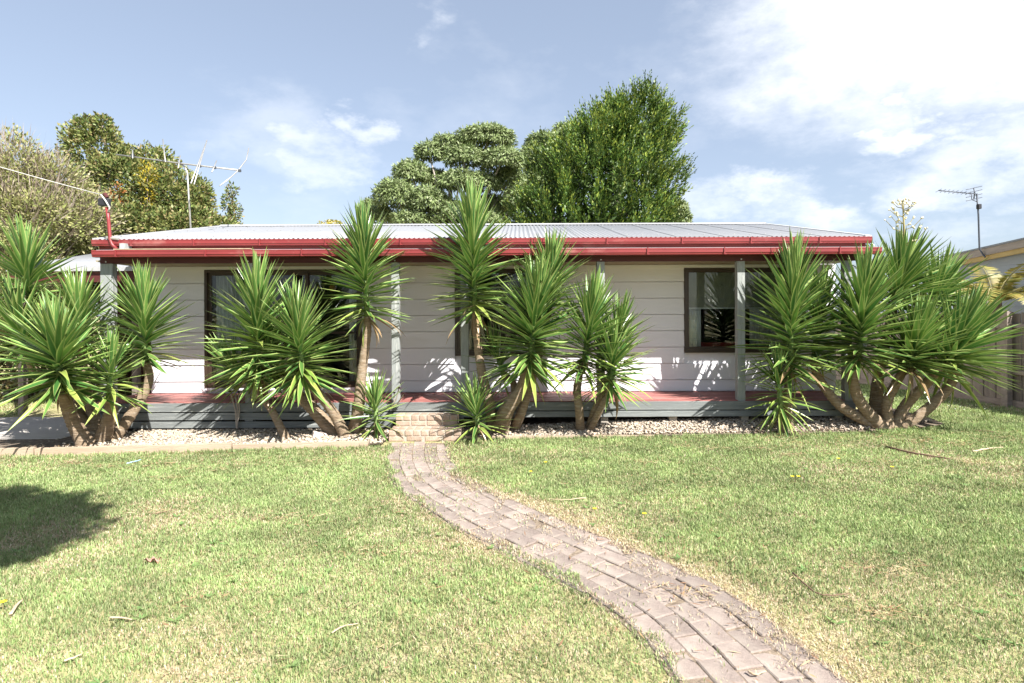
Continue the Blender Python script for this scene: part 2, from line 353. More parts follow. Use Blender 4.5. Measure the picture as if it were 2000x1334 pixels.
pc = np.array([(9.0, -1.47), (8.6, -1.47), (7.59, -1.305), (6.66, -1.00), (5.94, -.57), (5.36, -.17), (4.88, .22), (4.48, .54), (4.06, .86), (3.72, 1.04), (3.42, 1.14), (3.03, 1.23), (2.4, 1.32), (1.6, 1.42), (.6, 1.5)])
cl = catmull([(x, y, 0) for y, x in pc], 16)[16:]
cl = np.array([(p.x, p.y) for p in cl])
seg = np.linalg.norm(np.diff(cl, axis=0), axis=1); arc = np.concatenate([[0], np.cumsum(seg)])
PW = .41
def path_at(s):
    x = np.interp(s, arc, cl[:, 0]); y = np.interp(s, arc, cl[:, 1])
    x2 = np.interp(s + .05, arc, cl[:, 0]); y2 = np.interp(s + .05, arc, cl[:, 1])
    x1 = np.interp(s - .05, arc, cl[:, 0]); y1 = np.interp(s - .05, arc, cl[:, 1])
    return x, y, np.arctan2(y2 - y1, x2 - x1)
def path_dist(x, y):
    """signed offset from the path's centreline, right of travel positive"""
    ss = np.linspace(0, arc[-1], 140); px = np.interp(ss, arc, cl[:, 0]); py = np.interp(ss, arc, cl[:, 1])
    best = np.full(x.shape, 9e9); sg = np.zeros(x.shape)
    for i in range(139):
        tx, ty = px[i + 1] - px[i], py[i + 1] - py[i]; l2 = tx * tx + ty * ty
        t = np.clip(((x - px[i]) * tx + (y - py[i]) * ty) / l2, 0, 1)
        dx = x - px[i] - t * tx; dy = y - py[i] - t * ty; d = np.hypot(dx, dy)
        m = d < best; best = np.where(m, d, best); sg = np.where(m, np.sign(tx * dy - ty * dx), sg)
    return best * sg       # path runs toward the viewer, so its left-hand side is +x
vs = []; fs = []
ns = 120
for i in range(ns + 1):
    x, y, a = path_at(arc[-1] * i / ns); nx, nyv = -math.sin(a), math.cos(a)
    for o_ in (-PW - .03, PW + .03):
        X, Y = x + nx * o_, y + nyv * o_; vs.append((X, Y, float(gz(X, Y)) + .006))
    if i: fs.append((2 * i - 2, 2 * i - 1, 2 * i + 1, 2 * i))
path = tag(obj('path', npmesh('path', vs, fs), M['sand']), kind='structure')
pav = []
for k in range(4):
    w, l = .158 / 2, .233 / 2
    pts = [(-l, -w), (l, -w), (l, w), (-l, w)]
    pts = [(x + random.uniform(-.005, .005), y + random.uniform(-.004, .004)) for x, y in pts]
    pav.append(MB().hexa([(x, y, -.05) for x, y in pts] + [(x, y, random.uniform(-.003, .003)) for x, y in pts]).mesh('paver', bevel=.007, segs=1))
    pav[-1].materials.append(M['paver'])
s = .02; row = 0
npav = 0
for c in range(5):
    off = (c - 2) * .165; s = .03 + (c % 2) * .12 + random.uniform(-.02, .02)
    while s < arc[-1] - .3:
        x, y, a = path_at(s)
        x2, y2, a2 = path_at(s)
        X, Y = x - math.sin(a) * off, y + math.cos(a) * off
        kap = (float(path_at(s + .15)[2]) - float(path_at(s - .15)[2])) / .3
        sc = max(.8, min(1.18, 1 - kap * off))
        if not (random.random() < .03 and c in (0, 4)):
            o = obj('paver', pav[npav % 4], None, path); npav += 1
            o.location = (X, Y, float(gz(X, Y)) + .016 + random.uniform(-.007, .007))
            o.rotation_euler = (random.gauss(0, .018), random.gauss(0, .014), a + random.gauss(0, .016)); o.scale = (sc, 1, 1)
        s += .243
# ------------------------------------------------------------------ the house
house = thing('house', 'low white weatherboard house with grey corrugated roof, red gutters and a verandah', 'house', (0, 10.5, 0))
HL = Vector((0, -10.5, 0))          # house parts are given in world coordinates
def hb(mb, name, m, parent=None, **k):
    o = mb.build(name, m, parent or house, **k)
    if parent is None or parent is house: o.location = HL
    return o
WX0, WX1, WY = -6.56, 5.62, 10.5
DECK = .45
openings = [('sliding_door', -5.57, -2.84, .55, 2.645), ('window', -1.12, .42, 1.13, 2.645), ('window', 2.96, 4.95, 1.165, 2.645)]
# wall behind the boards, with the openings left free
mb = MB(); xs = [WX0]
for n, a, b, z0, z1 in openings:
    mb.box(xs[-1], a, WY + .02, WY + .10, .1, 2.78); mb.box(a, b, WY + .02, WY + .10, .1, z0); mb.box(a, b, WY + .02, WY + .10, z1, 2.78); xs.append(b)
mb.box(xs[-1], WX1, WY + .02, WY + .10, .1, 2.78)
hb(mb, 'wall', M['wall'])
mb = MB()
gab = [(10.6, .1), (16.6, .1), (16.6, 3.15), (13.45, 3.72), (10.6, 3.10)]
mb.extrude_x(gab, WX0 + .004, WX0 + .10); mb.extrude_x(gab, WX1 - .10, WX1 - .004); mb.box(WX0, WX1, 16.6, 16.7, .1, 3.1)
hb(mb, 'wall', M['wall'])
rows = [.453, .655, .945, 1.235, 1.525, 1.815, 2.105, 2.395, 2.70]
for z0, z1 in zip(rows[:-1], rows[1:]):
    cuts = [WX0]
    for n, a, b, o0, o1 in openings:
        if o0 < z1 - .03 and o1 > z0 + .03: cuts += [a - .035, b + .035]
    cuts.append(WX1)
    for a, b in zip(cuts[0::2], cuts[1::2]):
        if z0 < .6 and a < -5.6 < b: pass
        # a tapering board: thick lower edge overlapping the one below
        j = sorted([a, b] + [q for q in (-4.15, .95, 5.0) if a + .5 < q < b - .5 and b - a > 5])
        for c, d in zip(j[:-1], j[1:]):
            hb(MB().extrude_x([(WY - .034, z0 + .010), (WY - .014, z1 - .001), (WY - .002, z1 - .001), (WY - .002, z0 + .010)], c + .002, d - .002), 'weatherboard', M['wall'])
# room behind the glass
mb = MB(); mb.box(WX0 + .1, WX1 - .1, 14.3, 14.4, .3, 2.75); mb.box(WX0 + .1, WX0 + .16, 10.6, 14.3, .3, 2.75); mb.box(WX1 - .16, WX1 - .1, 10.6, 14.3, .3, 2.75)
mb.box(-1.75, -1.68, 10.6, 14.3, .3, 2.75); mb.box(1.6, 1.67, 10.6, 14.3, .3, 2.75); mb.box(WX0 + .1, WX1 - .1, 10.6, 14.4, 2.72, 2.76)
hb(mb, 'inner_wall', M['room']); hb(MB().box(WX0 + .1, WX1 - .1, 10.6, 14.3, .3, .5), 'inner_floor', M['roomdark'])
# openings
def frame(a, b, z0, z1, y0, y1, w): return MB().box(a, b, y0, y1, z0, z0 + w).box(a, b, y0, y1, z1 - w, z1).box(a, a + w, y0, y1, z0 + w, z1 - w).box(b - w, b, y0, y1, z0 + w, z1 - w)
for n, a, b, z0, z1 in openings:
    if n == 'sliding_door':
        fr = hb(frame(a - .034, b + .034, z0, z1, WY - .045, WY + .06, .05), n, M['brown'], bevel=.003)
        panels = [(a + .016, -4.66, WY + .02), (-4.70, -3.76, WY - .012), (-3.80, b - .016, WY + .02)]
        for i, (c, d, y) in enumerate(panels):
            hb(frame(c, d, z0 + .045, z1 - .045, y - .014, y + .014, .055), 'sash', M['brown'], fr)
            hb(MB().box(c + .05, d - .05, y - .003, y + .003, z0 + .09, z1 - .09), 'pane', M['glass'], fr)
        hb(MB().box(-3.74, b - .07, WY + .004, WY + .036, 1.50, 1.54), 'rail', M['brown'], fr)
        hb(MB().box(b - .105, b - .075, WY - .03, WY + .005, 1.38, 1.62), 'handle', M['black'], fr)
        hb(MB().box(a - .03, b + .03, WY - .035, WY + .06, .50, z0 - .002), 'sill', M['wall'], fr, bevel=.004)
    else:
        fr = hb(frame(a - .034, b + .034, z0, z1, WY - .045, WY + .06, .045), n, M['brown'], bevel=.003)
        m = a + (.92 if a > 0 else .77)
        m2 = a + 1.86 if a > 0 else b
        for c, d, y in ((a + .012, m + .03, WY - .012), (m - .03, b - .012, WY + .02)):
            hb(frame(c, d, z0 + .04, z1 - .04, y - .013, y + .013, .04), 'sash', M['brown'], fr)
            hb(MB().box(c + .035, d - .035, y - .003, y + .003, z0 + .075, z1 - .075), 'pane', M['glass'], fr)
        hb(MB().box(a - .03, b + .03, WY - .06, WY + .02, z0 - .028, z0 - .002), 'sill', M['brown'], fr)
# verandah: deck boards, skirting boards, stumps, posts, beam
DX0, DX1, DF = -6.78, 5.34, 9.40
y = DF + .005; k = 0
while y < WY - .04:
    y1 = min(y + .088, WY - .03)
    for c, d in ((DX0, -2.4 + .9 * (k % 2)), (-2.4 + .9 * (k % 2) + .003, 2.2 - .8 * (k % 2)), (2.203 - .8 * (k % 2), DX1)):
        hb(MB().box(c, d, y, y1, DECK - .024, DECK + random.uniform(-.001, .002)), 'deck_board', M['deck'])
    y += .093; k += 1
for c, d, zs in ((DX0, -2.02, [(.302, .438), (.172, .284), (.046, .146)]), (-2.017, -.90, [(.300, .438), (.16, .28)]), (-.897, DX1, [(.306, .438), (.198, .291)])):
    for z0, z1 in zs:
        e = random.uniform(0, .008)
        hb(MB().box(c, d, DF - .034 - e, DF + .002 - e, z0, z1), 'skirting_board', M['skirt'], bevel=.003)
mb = MB().box(DX0 + .05, DX1 - .05, DF + .06, DF + .11, .29, .42).box(DX0 + .05, DX1 - .05, 10.3, 10.4, .1, .42)
mb.box(DX1 - .03, DX1, DF, WY, .2, .42).box(DX0, DX0 + .03, DF, WY, .1, .42)
hb(mb, 'bearer', M['skirt'])
for x in (-5.9, -4.35, -2.9, -.6, 1.35, 2.45, 3.6, 5.1):
    hb(MB().box(x - .06, x + .06, DF + .02, DF + .14, -.05, .30), 'stump', M['mortar'], bevel=.006)
posts = [-6.60, -4.33, -1.99, -.88, 1.30, 3.54, 5.25]
for x in posts:
    w = .062 if x > -6.5 else .10
    hb(MB().box(x - w, x + w, DF + .004, DF + .118, DECK - .02 if x > -2.5 or x < -6 else .06, 2.672), 'post', M['post'], bevel=.005)
    hb(MB().tube([(x, DF - .01, 2.70), (x, DF + .004, 2.70)], .012, 6), 'bolt', M['steel'])
hb(MB().box(-6.70, 5.58, DF + .0, DF + .05, 2.672, 2.80), 'beam', M['redwood'], bevel=.003)
hb(MB().box(-6.80, 5.58, DF + .05, WY - .03, 2.705, 2.73), 'verandah_ceiling', M['ceiling'])
hb(MB().box(WX0, WX1, WY - .032, WY - .004, 2.64, 2.70), 'wall_plate', M['wall'])
# gutters, fascia
def gutter(name, x0, x1, yb, zt, d, h):
    prof = [(yb, zt - h), (yb - d * .80, zt - h), (yb - d * .86, zt - h + .006), (yb - d * .90, zt - h * .72), (yb - d * .97, zt - h * .66), (yb - d * .97, zt - h * .20), (yb - d, zt - h * .17), (yb - d, zt - .004), (yb - d * .97, zt), (yb - d * .90, zt), (yb - d * .90, zt - .02), (yb - .012, zt - h + .015), (yb - .006, zt - .02), (yb, zt - .02)]
    return hb(MB().extrude_x(prof, x0, x1), name, M['red'])
g1 = gutter('gutter', -6.84, 5.64, 9.52, 3.055, .115, .10)
g2 = gutter('gutter', -6.68, 5.66, 9.30, 2.862, .115, .105)
hb(MB().box(-6.80, 5.60, 9.521, 9.548, 2.87, 3.02), 'fascia', M['red'], bevel=.002)
hb(MB().box(-6.64, 5.62, 9.302, 9.33, 2.80, 2.85), 'fascia', M['red'])
hb(MB().add([(-6.65, 9.25, 2.866), (5.63, 9.25, 2.866), (5.63, 9.53, 2.885), (-6.65, 9.53, 2.885), (-6.65, 9.25, 2.874), (5.63, 9.25, 2.874), (5.63, 9.53, 2.893), (-6.65, 9.53, 2.893)], [(0, 3, 2, 1), (4, 5, 6, 7), (0, 1, 5, 4), (1, 2, 6, 5), (2, 3, 7, 6), (3, 0, 4, 7)]), 'verandah_roof', M['ridge'])
hb(MB().box(-6.36, -6.26, 9.36, 9.515, 2.875, 2.99), 'bracket_block', M['post'])
hb(MB().box(-6.34, -4.2, 9.19, 9.245, 2.872, 2.884), 'loose_batten', M['pale'])
for gx_, gyy, gz_ in [(x, 9.40, 3.055) for x in (-6.2, -5.2, -4.15, -3.1, -1.9, -.9, .2, 1.4, 2.6, 3.7, 4.8)] + [(x, 9.18, 2.862) for x in (-6.3, -4.9, -3.4, -2.2, .6, 2.0, 3.2, 4.1, 5.0)]:
    hb(MB().box(gx_ - .009, gx_ + .009, gyy - .008, gyy + .0, gz_ - .1, gz_ + .004).box(gx_ - .009, gx_ + .03, gyy - .012, gyy - .004, gz_ - .104, gz_ - .088), 'gutter_bracket', M['red'])
# corrugated roof: one lapped sheet after the other
EY, EZ, RY, RZ = 9.44, 3.062, 13.45, 3.865
RX0, RX1 = -6.80, 5.60
NSH = 16; SW = (RX1 - RX0) / NSH
def sheet_mesh():
    nw = 10; seg_ = nw * 6; n = seg_ + 1
    xs = np.linspace(0, SW + .035, n); w = .0095 * np.cos(xs / (SW / nw) * 2 * np.pi) + xs / SW * .004 * -1 + .004
    t = np.linspace(0, 1, 3); sl = math.atan2(RZ - EZ, RY - EY)
    top = []
    for tt in t:
        top.append(np.stack([xs, EY + (RY - EY) * tt - math.sin(sl) * w, EZ + (RZ - EZ) * tt + math.cos(sl) * w], -1))
    Vt = np.concatenate(top); Vb = Vt - np.array([0, 0, .004]); nt_ = len(Vt)
    f = []
    for r in range(2):
        for i in range(seg_):
            a = r * n + i; f.append((a, a + 1, a + n + 1, a + n)); f.append((nt_ + a, nt_ + a + n, nt_ + a + n + 1, nt_ + a + 1))
    for i in range(seg_): f.append((i, nt_ + i, nt_ + i + 1, i + 1))
    return npmesh('roof_sheet', np.concatenate([Vt, Vb]), f, True)
smesh = sheet_mesh(); smesh.materials.append(M['roof'])
roof = hb(MB().extrude_x([(9.56, 3.03), (13.45, 3.80), (17.2, 3.03), (17.2, 2.98), (13.45, 3.75), (9.56, 2.96)], RX0 + .06, RX1 - .06), 'roof', M['roof'])
for i in range(NSH):
    o = obj('roof_sheet', smesh, None, roof); o.location = (RX0 + i * SW, 0, 0)
hb(MB().extrude_x([(13.45, 3.862), (17.3, 3.07), (17.3, 3.085), (13.45, 3.88)], RX0, RX1), 'rear_sheet', M['roof'], roof)
hb(MB().extrude_x([(13.26, 3.846), (13.41, 3.886), (13.45, 3.905), (13.49, 3.886), (13.64, 3.845), (13.45, 3.885)], RX0 - .02, RX1 + .02), 'ridge_cap', M['ridge'], roof)
for sx in (RX0, RX1):
    pr = [(EY, EZ + .018), (RY, RZ + .018)]
    hb(MB().add([(sx - .05, EY, EZ - .10), (sx + .05, EY, EZ - .10), (sx + .05, EY, EZ + .022), (sx - .05, EY, EZ + .022), (sx - .05, RY, RZ - .10), (sx + .05, RY, RZ - .10), (sx + .05, RY, RZ + .022), (sx - .05, RY, RZ + .022)],
                [(0, 1, 2, 3), (7, 6, 5, 4), (0, 4, 5, 1), (1, 5, 6, 2), (2, 6, 7, 3), (3, 7, 4, 0)]), 'barge_flashing', M['ridge'], roof)
# screw lines, lap lines
mb = MB()
for tt in (.12, .5, .85):
    for i in range(NSH * 3):
        x = RX0 + .09 + i * SW / 3; yy = EY + (RY - EY) * tt; zz = EZ + (RZ - EZ) * tt + .014
        mb.box(x - .006, x + .006, yy - .006, yy + .006, zz - .003, zz + .008)
tag(hb(mb, 'roof_screws', M['steel'], roof), kind='stuff')

# steps of brick
steps = thing('brick_steps', 'two tan brick steps with rounded nosings between the path and the deck', 'steps', (-1.44, 9.0, 0))
SL = Vector((1.44, -9.0, 0))
bm_h = MB().box(-.054, .054, -.115, .115, -.042, .042).mesh('brick', bevel=.016, segs=2); bm_h.materials.append(M['brick'])
bm_s = MB().box(-.113, .113, -.05, .05, -.036, .036).mesh('brick', bevel=.012, segs=2); bm_s.materials.append(M['brick'])
def brick(me, x, y, z):
    o = obj('brick', me, None, steps); o.location = Vector((x, y, z)) + SL + Vector((random.uniform(-.002, .002), random.uniform(-.004, .004), random.uniform(-.002, .002)))
    o.rotation_euler = (random.gauss(0, .012), random.gauss(0, .012), random.gauss(0, .012))
for (x0, n, yf, zt, zb) in ((-1.925, 8, 9.07, .288, .12), (-1.965, 9, 8.75, .118, -.05)):
    W = n * .121
    MB().box(x0 + .012, x0 + W - .012, yf + .014, DF - .04, zb - .03, zt - .008).build('mortar', M['mortar'], steps, loc=SL)
    for r in range(2):
        for i in range(n):
            if yf + .115 + r * .24 < DF - .1: brick(bm_h, x0 + .06 + i * .121, yf + .117 + r * .238, zt - .042)
    m_ = int(W / .24)
    for i in range(m_): brick(bm_s, x0 + .12 + i * W / m_, yf + .052, zt - .126)
# things seen through the glass
def curtain(name, label, x0, x1, z0, z1, y, waves, amp, m):
    n = waves * 8; xs = np.linspace(x0, x1, n + 1); yy = y + amp * np.sin(np.linspace(0, waves * 2 * np.pi, n + 1)) * (1 + .4 * np.sin(xs * 7))
    V = []; f = []
    for zz, sc_ in ((z0, 1.15), (z1, .8)):
        for d in (0, .004):
            V += [(a, y + (b - y) * sc_ + d, zz) for a, b in zip(xs, yy)]
    k = n + 1
    for i in range(n):
        f += [(i, i + 1, 2 * k + i + 1, 2 * k + i), (k + i, 3 * k + i, 3 * k + i + 1, k + i + 1), (i, k + i, k + i + 1, i + 1), (2 * k + i, 2 * k + i + 1, 3 * k + i + 1, 3 * k + i)]
    return tag(obj(name, npmesh(name, V, f, True), m), label, 'curtain')
curtain('curtain', 'white sheer curtain gathered at the left end of the sliding door', -5.48, -4.78, .57, 2.6, WY + .14, 9, .03, M['sheer'])
curtain('curtain', 'narrow pale curtain at the right end of the sliding door', -3.08, -2.90, .57, 2.6, WY + .14, 3, .03, M['sheer'])
curtain('curtain', 'pale curtain at the left edge of the window beside the right verandah posts', 3.02, 3.27, 1.19, 1.98, WY + .13, 3, .025, M['sheer'])
curtain('curtain', 'gathered pale curtain at the right side of the right-hand window', 4.15, 4.86, 1.19, 2.0, WY + .13, 8, .03, M['sheer'])
curtain('curtain', 'grey curtain at the left edge of the middle window', -1.05, -.82, 1.16, 2.6, WY + .13, 3, .02, M['blind'])
for a, b, lb in ((3.0, 3.88, 'half-drawn beige roller blind behind the left pane of the right-hand window'), (3.9, 4.9, 'half-drawn beige roller blind behind the right pane of the right-hand window')):
    t = thing('roller_blind', lb, 'blind', (a, WY + .09, 2.6))
    MB().box(0, b - a, -.003, .003, -.66, 0).build('cloth', M['blind'], t)
    MB().box(0, b - a, -.008, .008, -.685, -.66).build('bottom_bar', M['sheer'], t)
    MB().tube([(0, 0, .012), (b - a, 0, .012)], .022, 10).build('roller', M['sheer'], t)
t = thing('sofa', 'red upholstered sofa just inside the right-hand window', 'sofa', (3.9, 11.15, .5))
MB().box(-.8, .8, -.30, -.06, 0, .80).build('backrest', M['sofa'], t, bevel=.04, segs=2)
MB().box(-.8, .8, -.06, .55, 0, .42).build('seat', M['sofa'], t, bevel=.04, segs=2)
t = thing('pendant_lamp', 'amber globe pendant lamp inside the sliding door', 'lamp', (-3.62, 11.4, 2.72))  # added globe on a cord, stands in for an orange reflection in the glass
me = bpy.data.meshes.new('globe'); b_ = bmesh.new(); bmesh.ops.create_uvsphere(b_, u_segments=16, v_segments=10, radius=.07); b_.to_mesh(me); b_.free()
o = obj('globe', me, M['lampglow'], t, (0, 0, -.37)); MB().tube([(0, 0, 0), (0, 0, -.31)], .006, 6).build('cord', M['black'], t)

# carport at the left end
t = thing('carport', 'small grey-roofed carport with dark red trim at the left end of the house', 'carport', (-7.9, 12, 0))
TL = Vector((7.9, -12, 0))
n = 30 * 6; xs = np.linspace(-9.4, -6.84, n + 1); w = .009 * np.cos(xs / .076 * 2 * np.pi)
V = np.concatenate([np.stack([xs, np.full_like(xs, yy), zz + w], -1) for yy, zz in ((10.85, 2.74), (13.3, 3.28), (13.3, 3.27), (10.85, 2.73))]); k = n + 1
f = [(r * k + i, r * k + i + 1, ((r + 1) % 4) * k + i + 1, ((r + 1) % 4) * k + i) for r in range(4) for i in range(n)]
obj('roof', npmesh('roof', V, f, True), M['roof'], t, TL)
MB().box(-9.42, -6.84, 10.80, 10.85, 2.66, 2.735).build('fascia', M['ridge'], t, loc=TL)
MB().box(-9.40, -6.84, 10.86, 10.93, 2.46, 2.655).build('beam', M['redwood'], t, loc=TL)
for x, yy in ((-9.2, 10.9), (-7.1, 10.9), (-9.2, 13.2)): MB().box(x - .05, x + .05, yy - .05, yy + .05, -.1, 2.46 if yy < 12 else 3.2).build('post', M['bark'], t, loc=TL)
MB().box(-9.3, -6.7, 13.31, 13.36, -.1, 3.2).build('back_wall', M['redwood'], t, loc=TL)

# ------------------------------------------------------------------ neighbour's house and fence
nb = thing('neighbour_house', 'blue-grey neighbouring house with yellow-trimmed barge beyond the paling fence', 'house', (12, 14, 0))
NLc = Vector((-12, -14, 0))
A = P(2000, 467, 12.4); Bp = P(1862, 498, 14.3)
dd = (Bp - A); dd /= dd.y
def nbp(y, dx, dz): q = A + dd * (y - A.y); return (q.x + dx, y, q.z + dz)
y0, y1 = 10.4, 14.6
def slab(dx0, dx1, z0, z1):
    return MB().hexa([nbp(y0, dx0, z0), nbp(y0, dx1, z0), nbp(y1, dx1, z0), nbp(y1, dx0, z0), nbp(y0, dx0, z1), nbp(y0, dx1, z1), nbp(y1, dx1, z1), nbp(y1, dx0, z1)])
slab(-.02, 6, -.01, .03).build('roof', M['roof'], nb, loc=NLc)
slab(0, .04, -.17, -.012).build('barge_board', M['nfascia'], nb, loc=NLc)
slab(.045, .12, -.27, -.10).build('trim', M['ntrim'], nb, loc=NLc)
z = .1
while z < 3.1:
    MB().hexa([nbp(yy, .30 + e, 0)[:2] + (zz,) for zz, e2 in ((z, 0), (z + .23, .012)) for yy, e in ((y0, e2), (y0, e2 + .05), (y1, e2 + .05), (y1, e2))]).build('cladding_board', M['nwall'], nb, loc=NLc); z += .232
MB().box(A.x + .42, A.x + 6, 10.5, 14.5, -.1, 3.05).build('wall', M['nwall'], nb, loc=NLc)

fence = thing('paling_fence', 'weathered grey-brown timber paling fence along the right side of the lawn', 'fence', (9.0, 12, 0))
FL = Vector((-9.0, -12, 0))
f0, f1 = Vector((8.05, 16.6)), Vector((10.75, 2.8))      # far and near end
fd = (f1 - f0); fl = fd.length; fd /= fl; fn = Vector((-fd.y, fd.x)) * -1.0     # fn points to the lawn side (-x)
if fn.x > 0: fn = -fn
fa = math.atan2(fd.y, fd.x)
palm = []
for k in range(3):
    palm.append(MB().box(-.068, .068, -.009, .009, 0, 1.0).mesh('paling', bevel=.003)); palm[-1].materials.append(M['paling'])
s = 0.0; i = 0
while s < fl:
    p = f0 + fd * s - fn * (.03 if i % 2 else .012)
    g = float(gz(p.x, p.y))
    o = obj('paling', palm[i % 3], None, fence); o.location = Vector((p.x, p.y, g + .10)) + FL
    o.rotation_euler = (random.gauss(0, .006), random.gauss(0, .01), fa); o.scale = (random.uniform(.93, 1.03), 1, 1.66 + random.uniform(-.025, .02))
    s += .122; i += 1
def frail(z, h, d0, d1, nm, s0, s1):
    a, b = f0 + fd * s0, f0 + fd * s1
    pts = []
    for zz in (z, z + h):
        for q, e in ((a, d0), (b, d0), (b, d1), (a, d1)):
            r = q + fn * e; pts.append((r.x, r.y, float(gz(r.x, r.y)) + zz))
    MB().hexa(pts).build(nm, M['rail'], fence, bevel=.004, loc=FL)
bay = [0, 1.9, 3.85, 5.72, 7.7, 9.7, 11.7, fl]
for a, b in zip(bay[:-1], bay[1:]):
    frail(.0, .14, .012, .04, 'plinth', a, b)
    frail(.62, .075, .0, .04, 'rail', a, b); frail(1.48, .075, .0, .04, 'rail', a, b)
for sp in bay[1:-1]:
    p = f0 + fd * sp; g = float(gz(p.x, p.y))
    o = MB().box(-.065, .065, -.06, .06, -.15, 1.79).build('post', M['rail'], fence, bevel=.006)
    q = p + fn * .085; o.location = Vector((q.x, q.y, g)) + FL; o.rotation_euler = (0, 0, fa)

# ------------------------------------------------------------------ garden edging
def sleeper(x0, y0_, x1, y1_, z0, z1, w, label):
    d = Vector((x1 - x0, y1_ - y0_)); l = d.length; a = math.atan2(d.y, d.x)
    n_ = 10; mb = MB(); vs = []
    for i in range(n_ + 1):
        xx = l * (i / n_ - .5); wob = random.uniform(-.004, .004)
        vs += [(xx, -w / 2 + wob, 0), (xx, w / 2, 0), (xx, w / 2, z1 - z0 + random.uniform(-.004, .004)), (xx, -w / 2 + wob, z1 - z0 + random.uniform(-.005, .003))]
    fs = [(4 * i + k, 4 * i + (k + 1) % 4, 4 * i + 4 + (k + 1) % 4, 4 * i + 4 + k) for i in range(n_) for k in range(4)] + [(3, 2, 1, 0), (4 * n_, 4 * n_ + 1, 4 * n_ + 2, 4 * n_ + 3)]
    o = mb.add(vs, fs).build('garden_sleeper', M['sleeper'], None)
    o.location = ((x0 + x1) / 2, (y0_ + y1_) / 2, z0); o.rotation_euler = (0, 0, a)
    return tag(o, label, 'garden edging', 'timber sleepers edging the garden beds')
fr_ = lambda x: float(front(x))
sleeper(-9.3, fr_(-9.3), -6.52, fr_(-6.52), -.12, .075, .07, 'rusty brown timber sleeper in front of the leftmost yucca clump')
sleeper(-6.50, fr_(-6.50), -4.0, fr_(-4.0), -.12, .065, .07, 'tan timber sleeper edging the left bed between leftmost clump and leaning yuccas')
sleeper(-3.98, fr_(-3.98), -2.16, fr_(-2.16), -.12, .045, .07, 'timber sleeper edging the left bed just beside the path')
sleeper(-.93, fr_(-.93), 2.0, fr_(2.0), -.12, .02, .05, 'low grey timber edging board right of the path and steps')
sleeper(3.7, fr_(3.7), 5.3, fr_(5.3), -.12, .018, .05, 'thin timber edging board in front of the small drooping yucca')

# ------------------------------------------------------------------ pebbles
def ico():
    b_ = bmesh.new(); bmesh.ops.create_icosphere(b_, subdivisions=1, radius=1); v = np.array([x.co[:] for x in b_.verts]); f = np.array([[q.index for q in x.verts] for x in b_.faces]); b_.free(); return v, f
iv, if_ = ico()
def pebbles(name, x0, x1, n, label):
    x = rng.uniform(x0, x1, n * 2); y = rng.uniform(7.7, 9.62, n * 2)
    keep = (y > front(x) + .05) & ~((x > -1.98) & (x < -.9)); keep &= rng.random(n * 2) < np.clip((x + 6.3) * 1.4, .04, 1)
    keep &= (x < 5.2) | (y > front(x) + .1 + (x - 5.2) * .22)
    x, y = x[keep][:n], y[keep][:n]; m = len(x)
    sz = rng.uniform(.009, .021, m) * (1 + .5 * (rng.random(m) < .08))
    sc = np.stack([sz * rng.uniform(.8, 1.35, m), sz * rng.uniform(.75, 1.1, m), sz * rng.uniform(.5, .8, m)], -1)
    a = rng.uniform(0, 6.28, m); ca, sa = np.cos(a), np.sin(a)
    jit = 1 + rng.uniform(-.18, .18, (m, len(iv)))
    p = iv[None] * sc[:, None] * jit[..., None]
    q = np.stack([p[..., 0] * ca[:, None] - p[..., 1] * sa[:, None], p[..., 0] * sa[:, None] + p[..., 1] * ca[:, None], p[..., 2]], -1)
    q += np.stack([x, y, bz(x, y) + rng.uniform(-.004, .016, m)], -1)[:, None]
    pal = np.array([(.46, .40, .33), (.55, .50, .43), (.40, .32, .25), (.34, .28, .23), (.50, .42, .33), (.22, .19, .17)])
    c = pal[rng.choice(6, m, p=[.27, .27, .16, .1, .15, .05])] * rng.uniform(.72, 1.0, (m, 1)) * np.array((1.0, .97, .92))
    f = (if_[None] + (np.arange(m) * len(iv))[:, None, None]).reshape(-1, 3)
    o = obj(name, npmesh(name, q.reshape(-1, 3), f, True, np.repeat(c, len(iv), 0)), M['pebble'])
    return tag(o, label, 'pebbles', None, 'stuff')
pebbles('pebbles', -6.9, -1.95, 9500, 'white and tan pebbles covering the bed left of the steps')
pebbles('pebbles', -.95, 6.5, 11500, 'white and tan pebbles covering the bed right of the steps')

# ------------------------------------------------------------------ yuccas
def leaf_mesh(droop, twist, bend, m, wid=.045):
    n = 9; V = []; f = []; ac = []; alg = []
    for i in range(n + 1):
        s_ = i / n
        w = wid * min(1, .60 + 1.2 * s_) * (1 - max(0, (s_ - .34) / .66) ** 1.6); w = max(w, .0008)
        th = droop * s_ * s_           # droop as an angle growing to the tip
        cy = s_ - droop * droop * s_ ** 3 * .17; cz = -droop * s_ * s_ * .42 ; cx = bend * s_ * s_
        tw = twist * s_; ct, st_ = math.cos(tw), math.sin(tw)
        vz = w * .42
        for q, (ex, ez) in enumerate(((-w, vz), (-w * .5, vz * .35), (0, 0), (w * .5, vz * .35), (w, vz))):
            V.append((cx + ex * ct - ez * st_, cy, cz + ex * st_ + ez * ct)); ac.append((1, .5, 0, .5, 1)[q]); alg.append(s_)
    for i in range(n):
        for k in range(4): f.append((i * 5 + k, i * 5 + k + 1, i * 5 + 5 + k + 1, i * 5 + 5 + k))
    me = npmesh('leaf', V, f, True, None, {'across': ac, 'along': alg}); me.materials.append(m)
    return me, np.array(V, np.float32), np.array(f, np.int32), np.array(ac), np.array(alg)
LM = {}
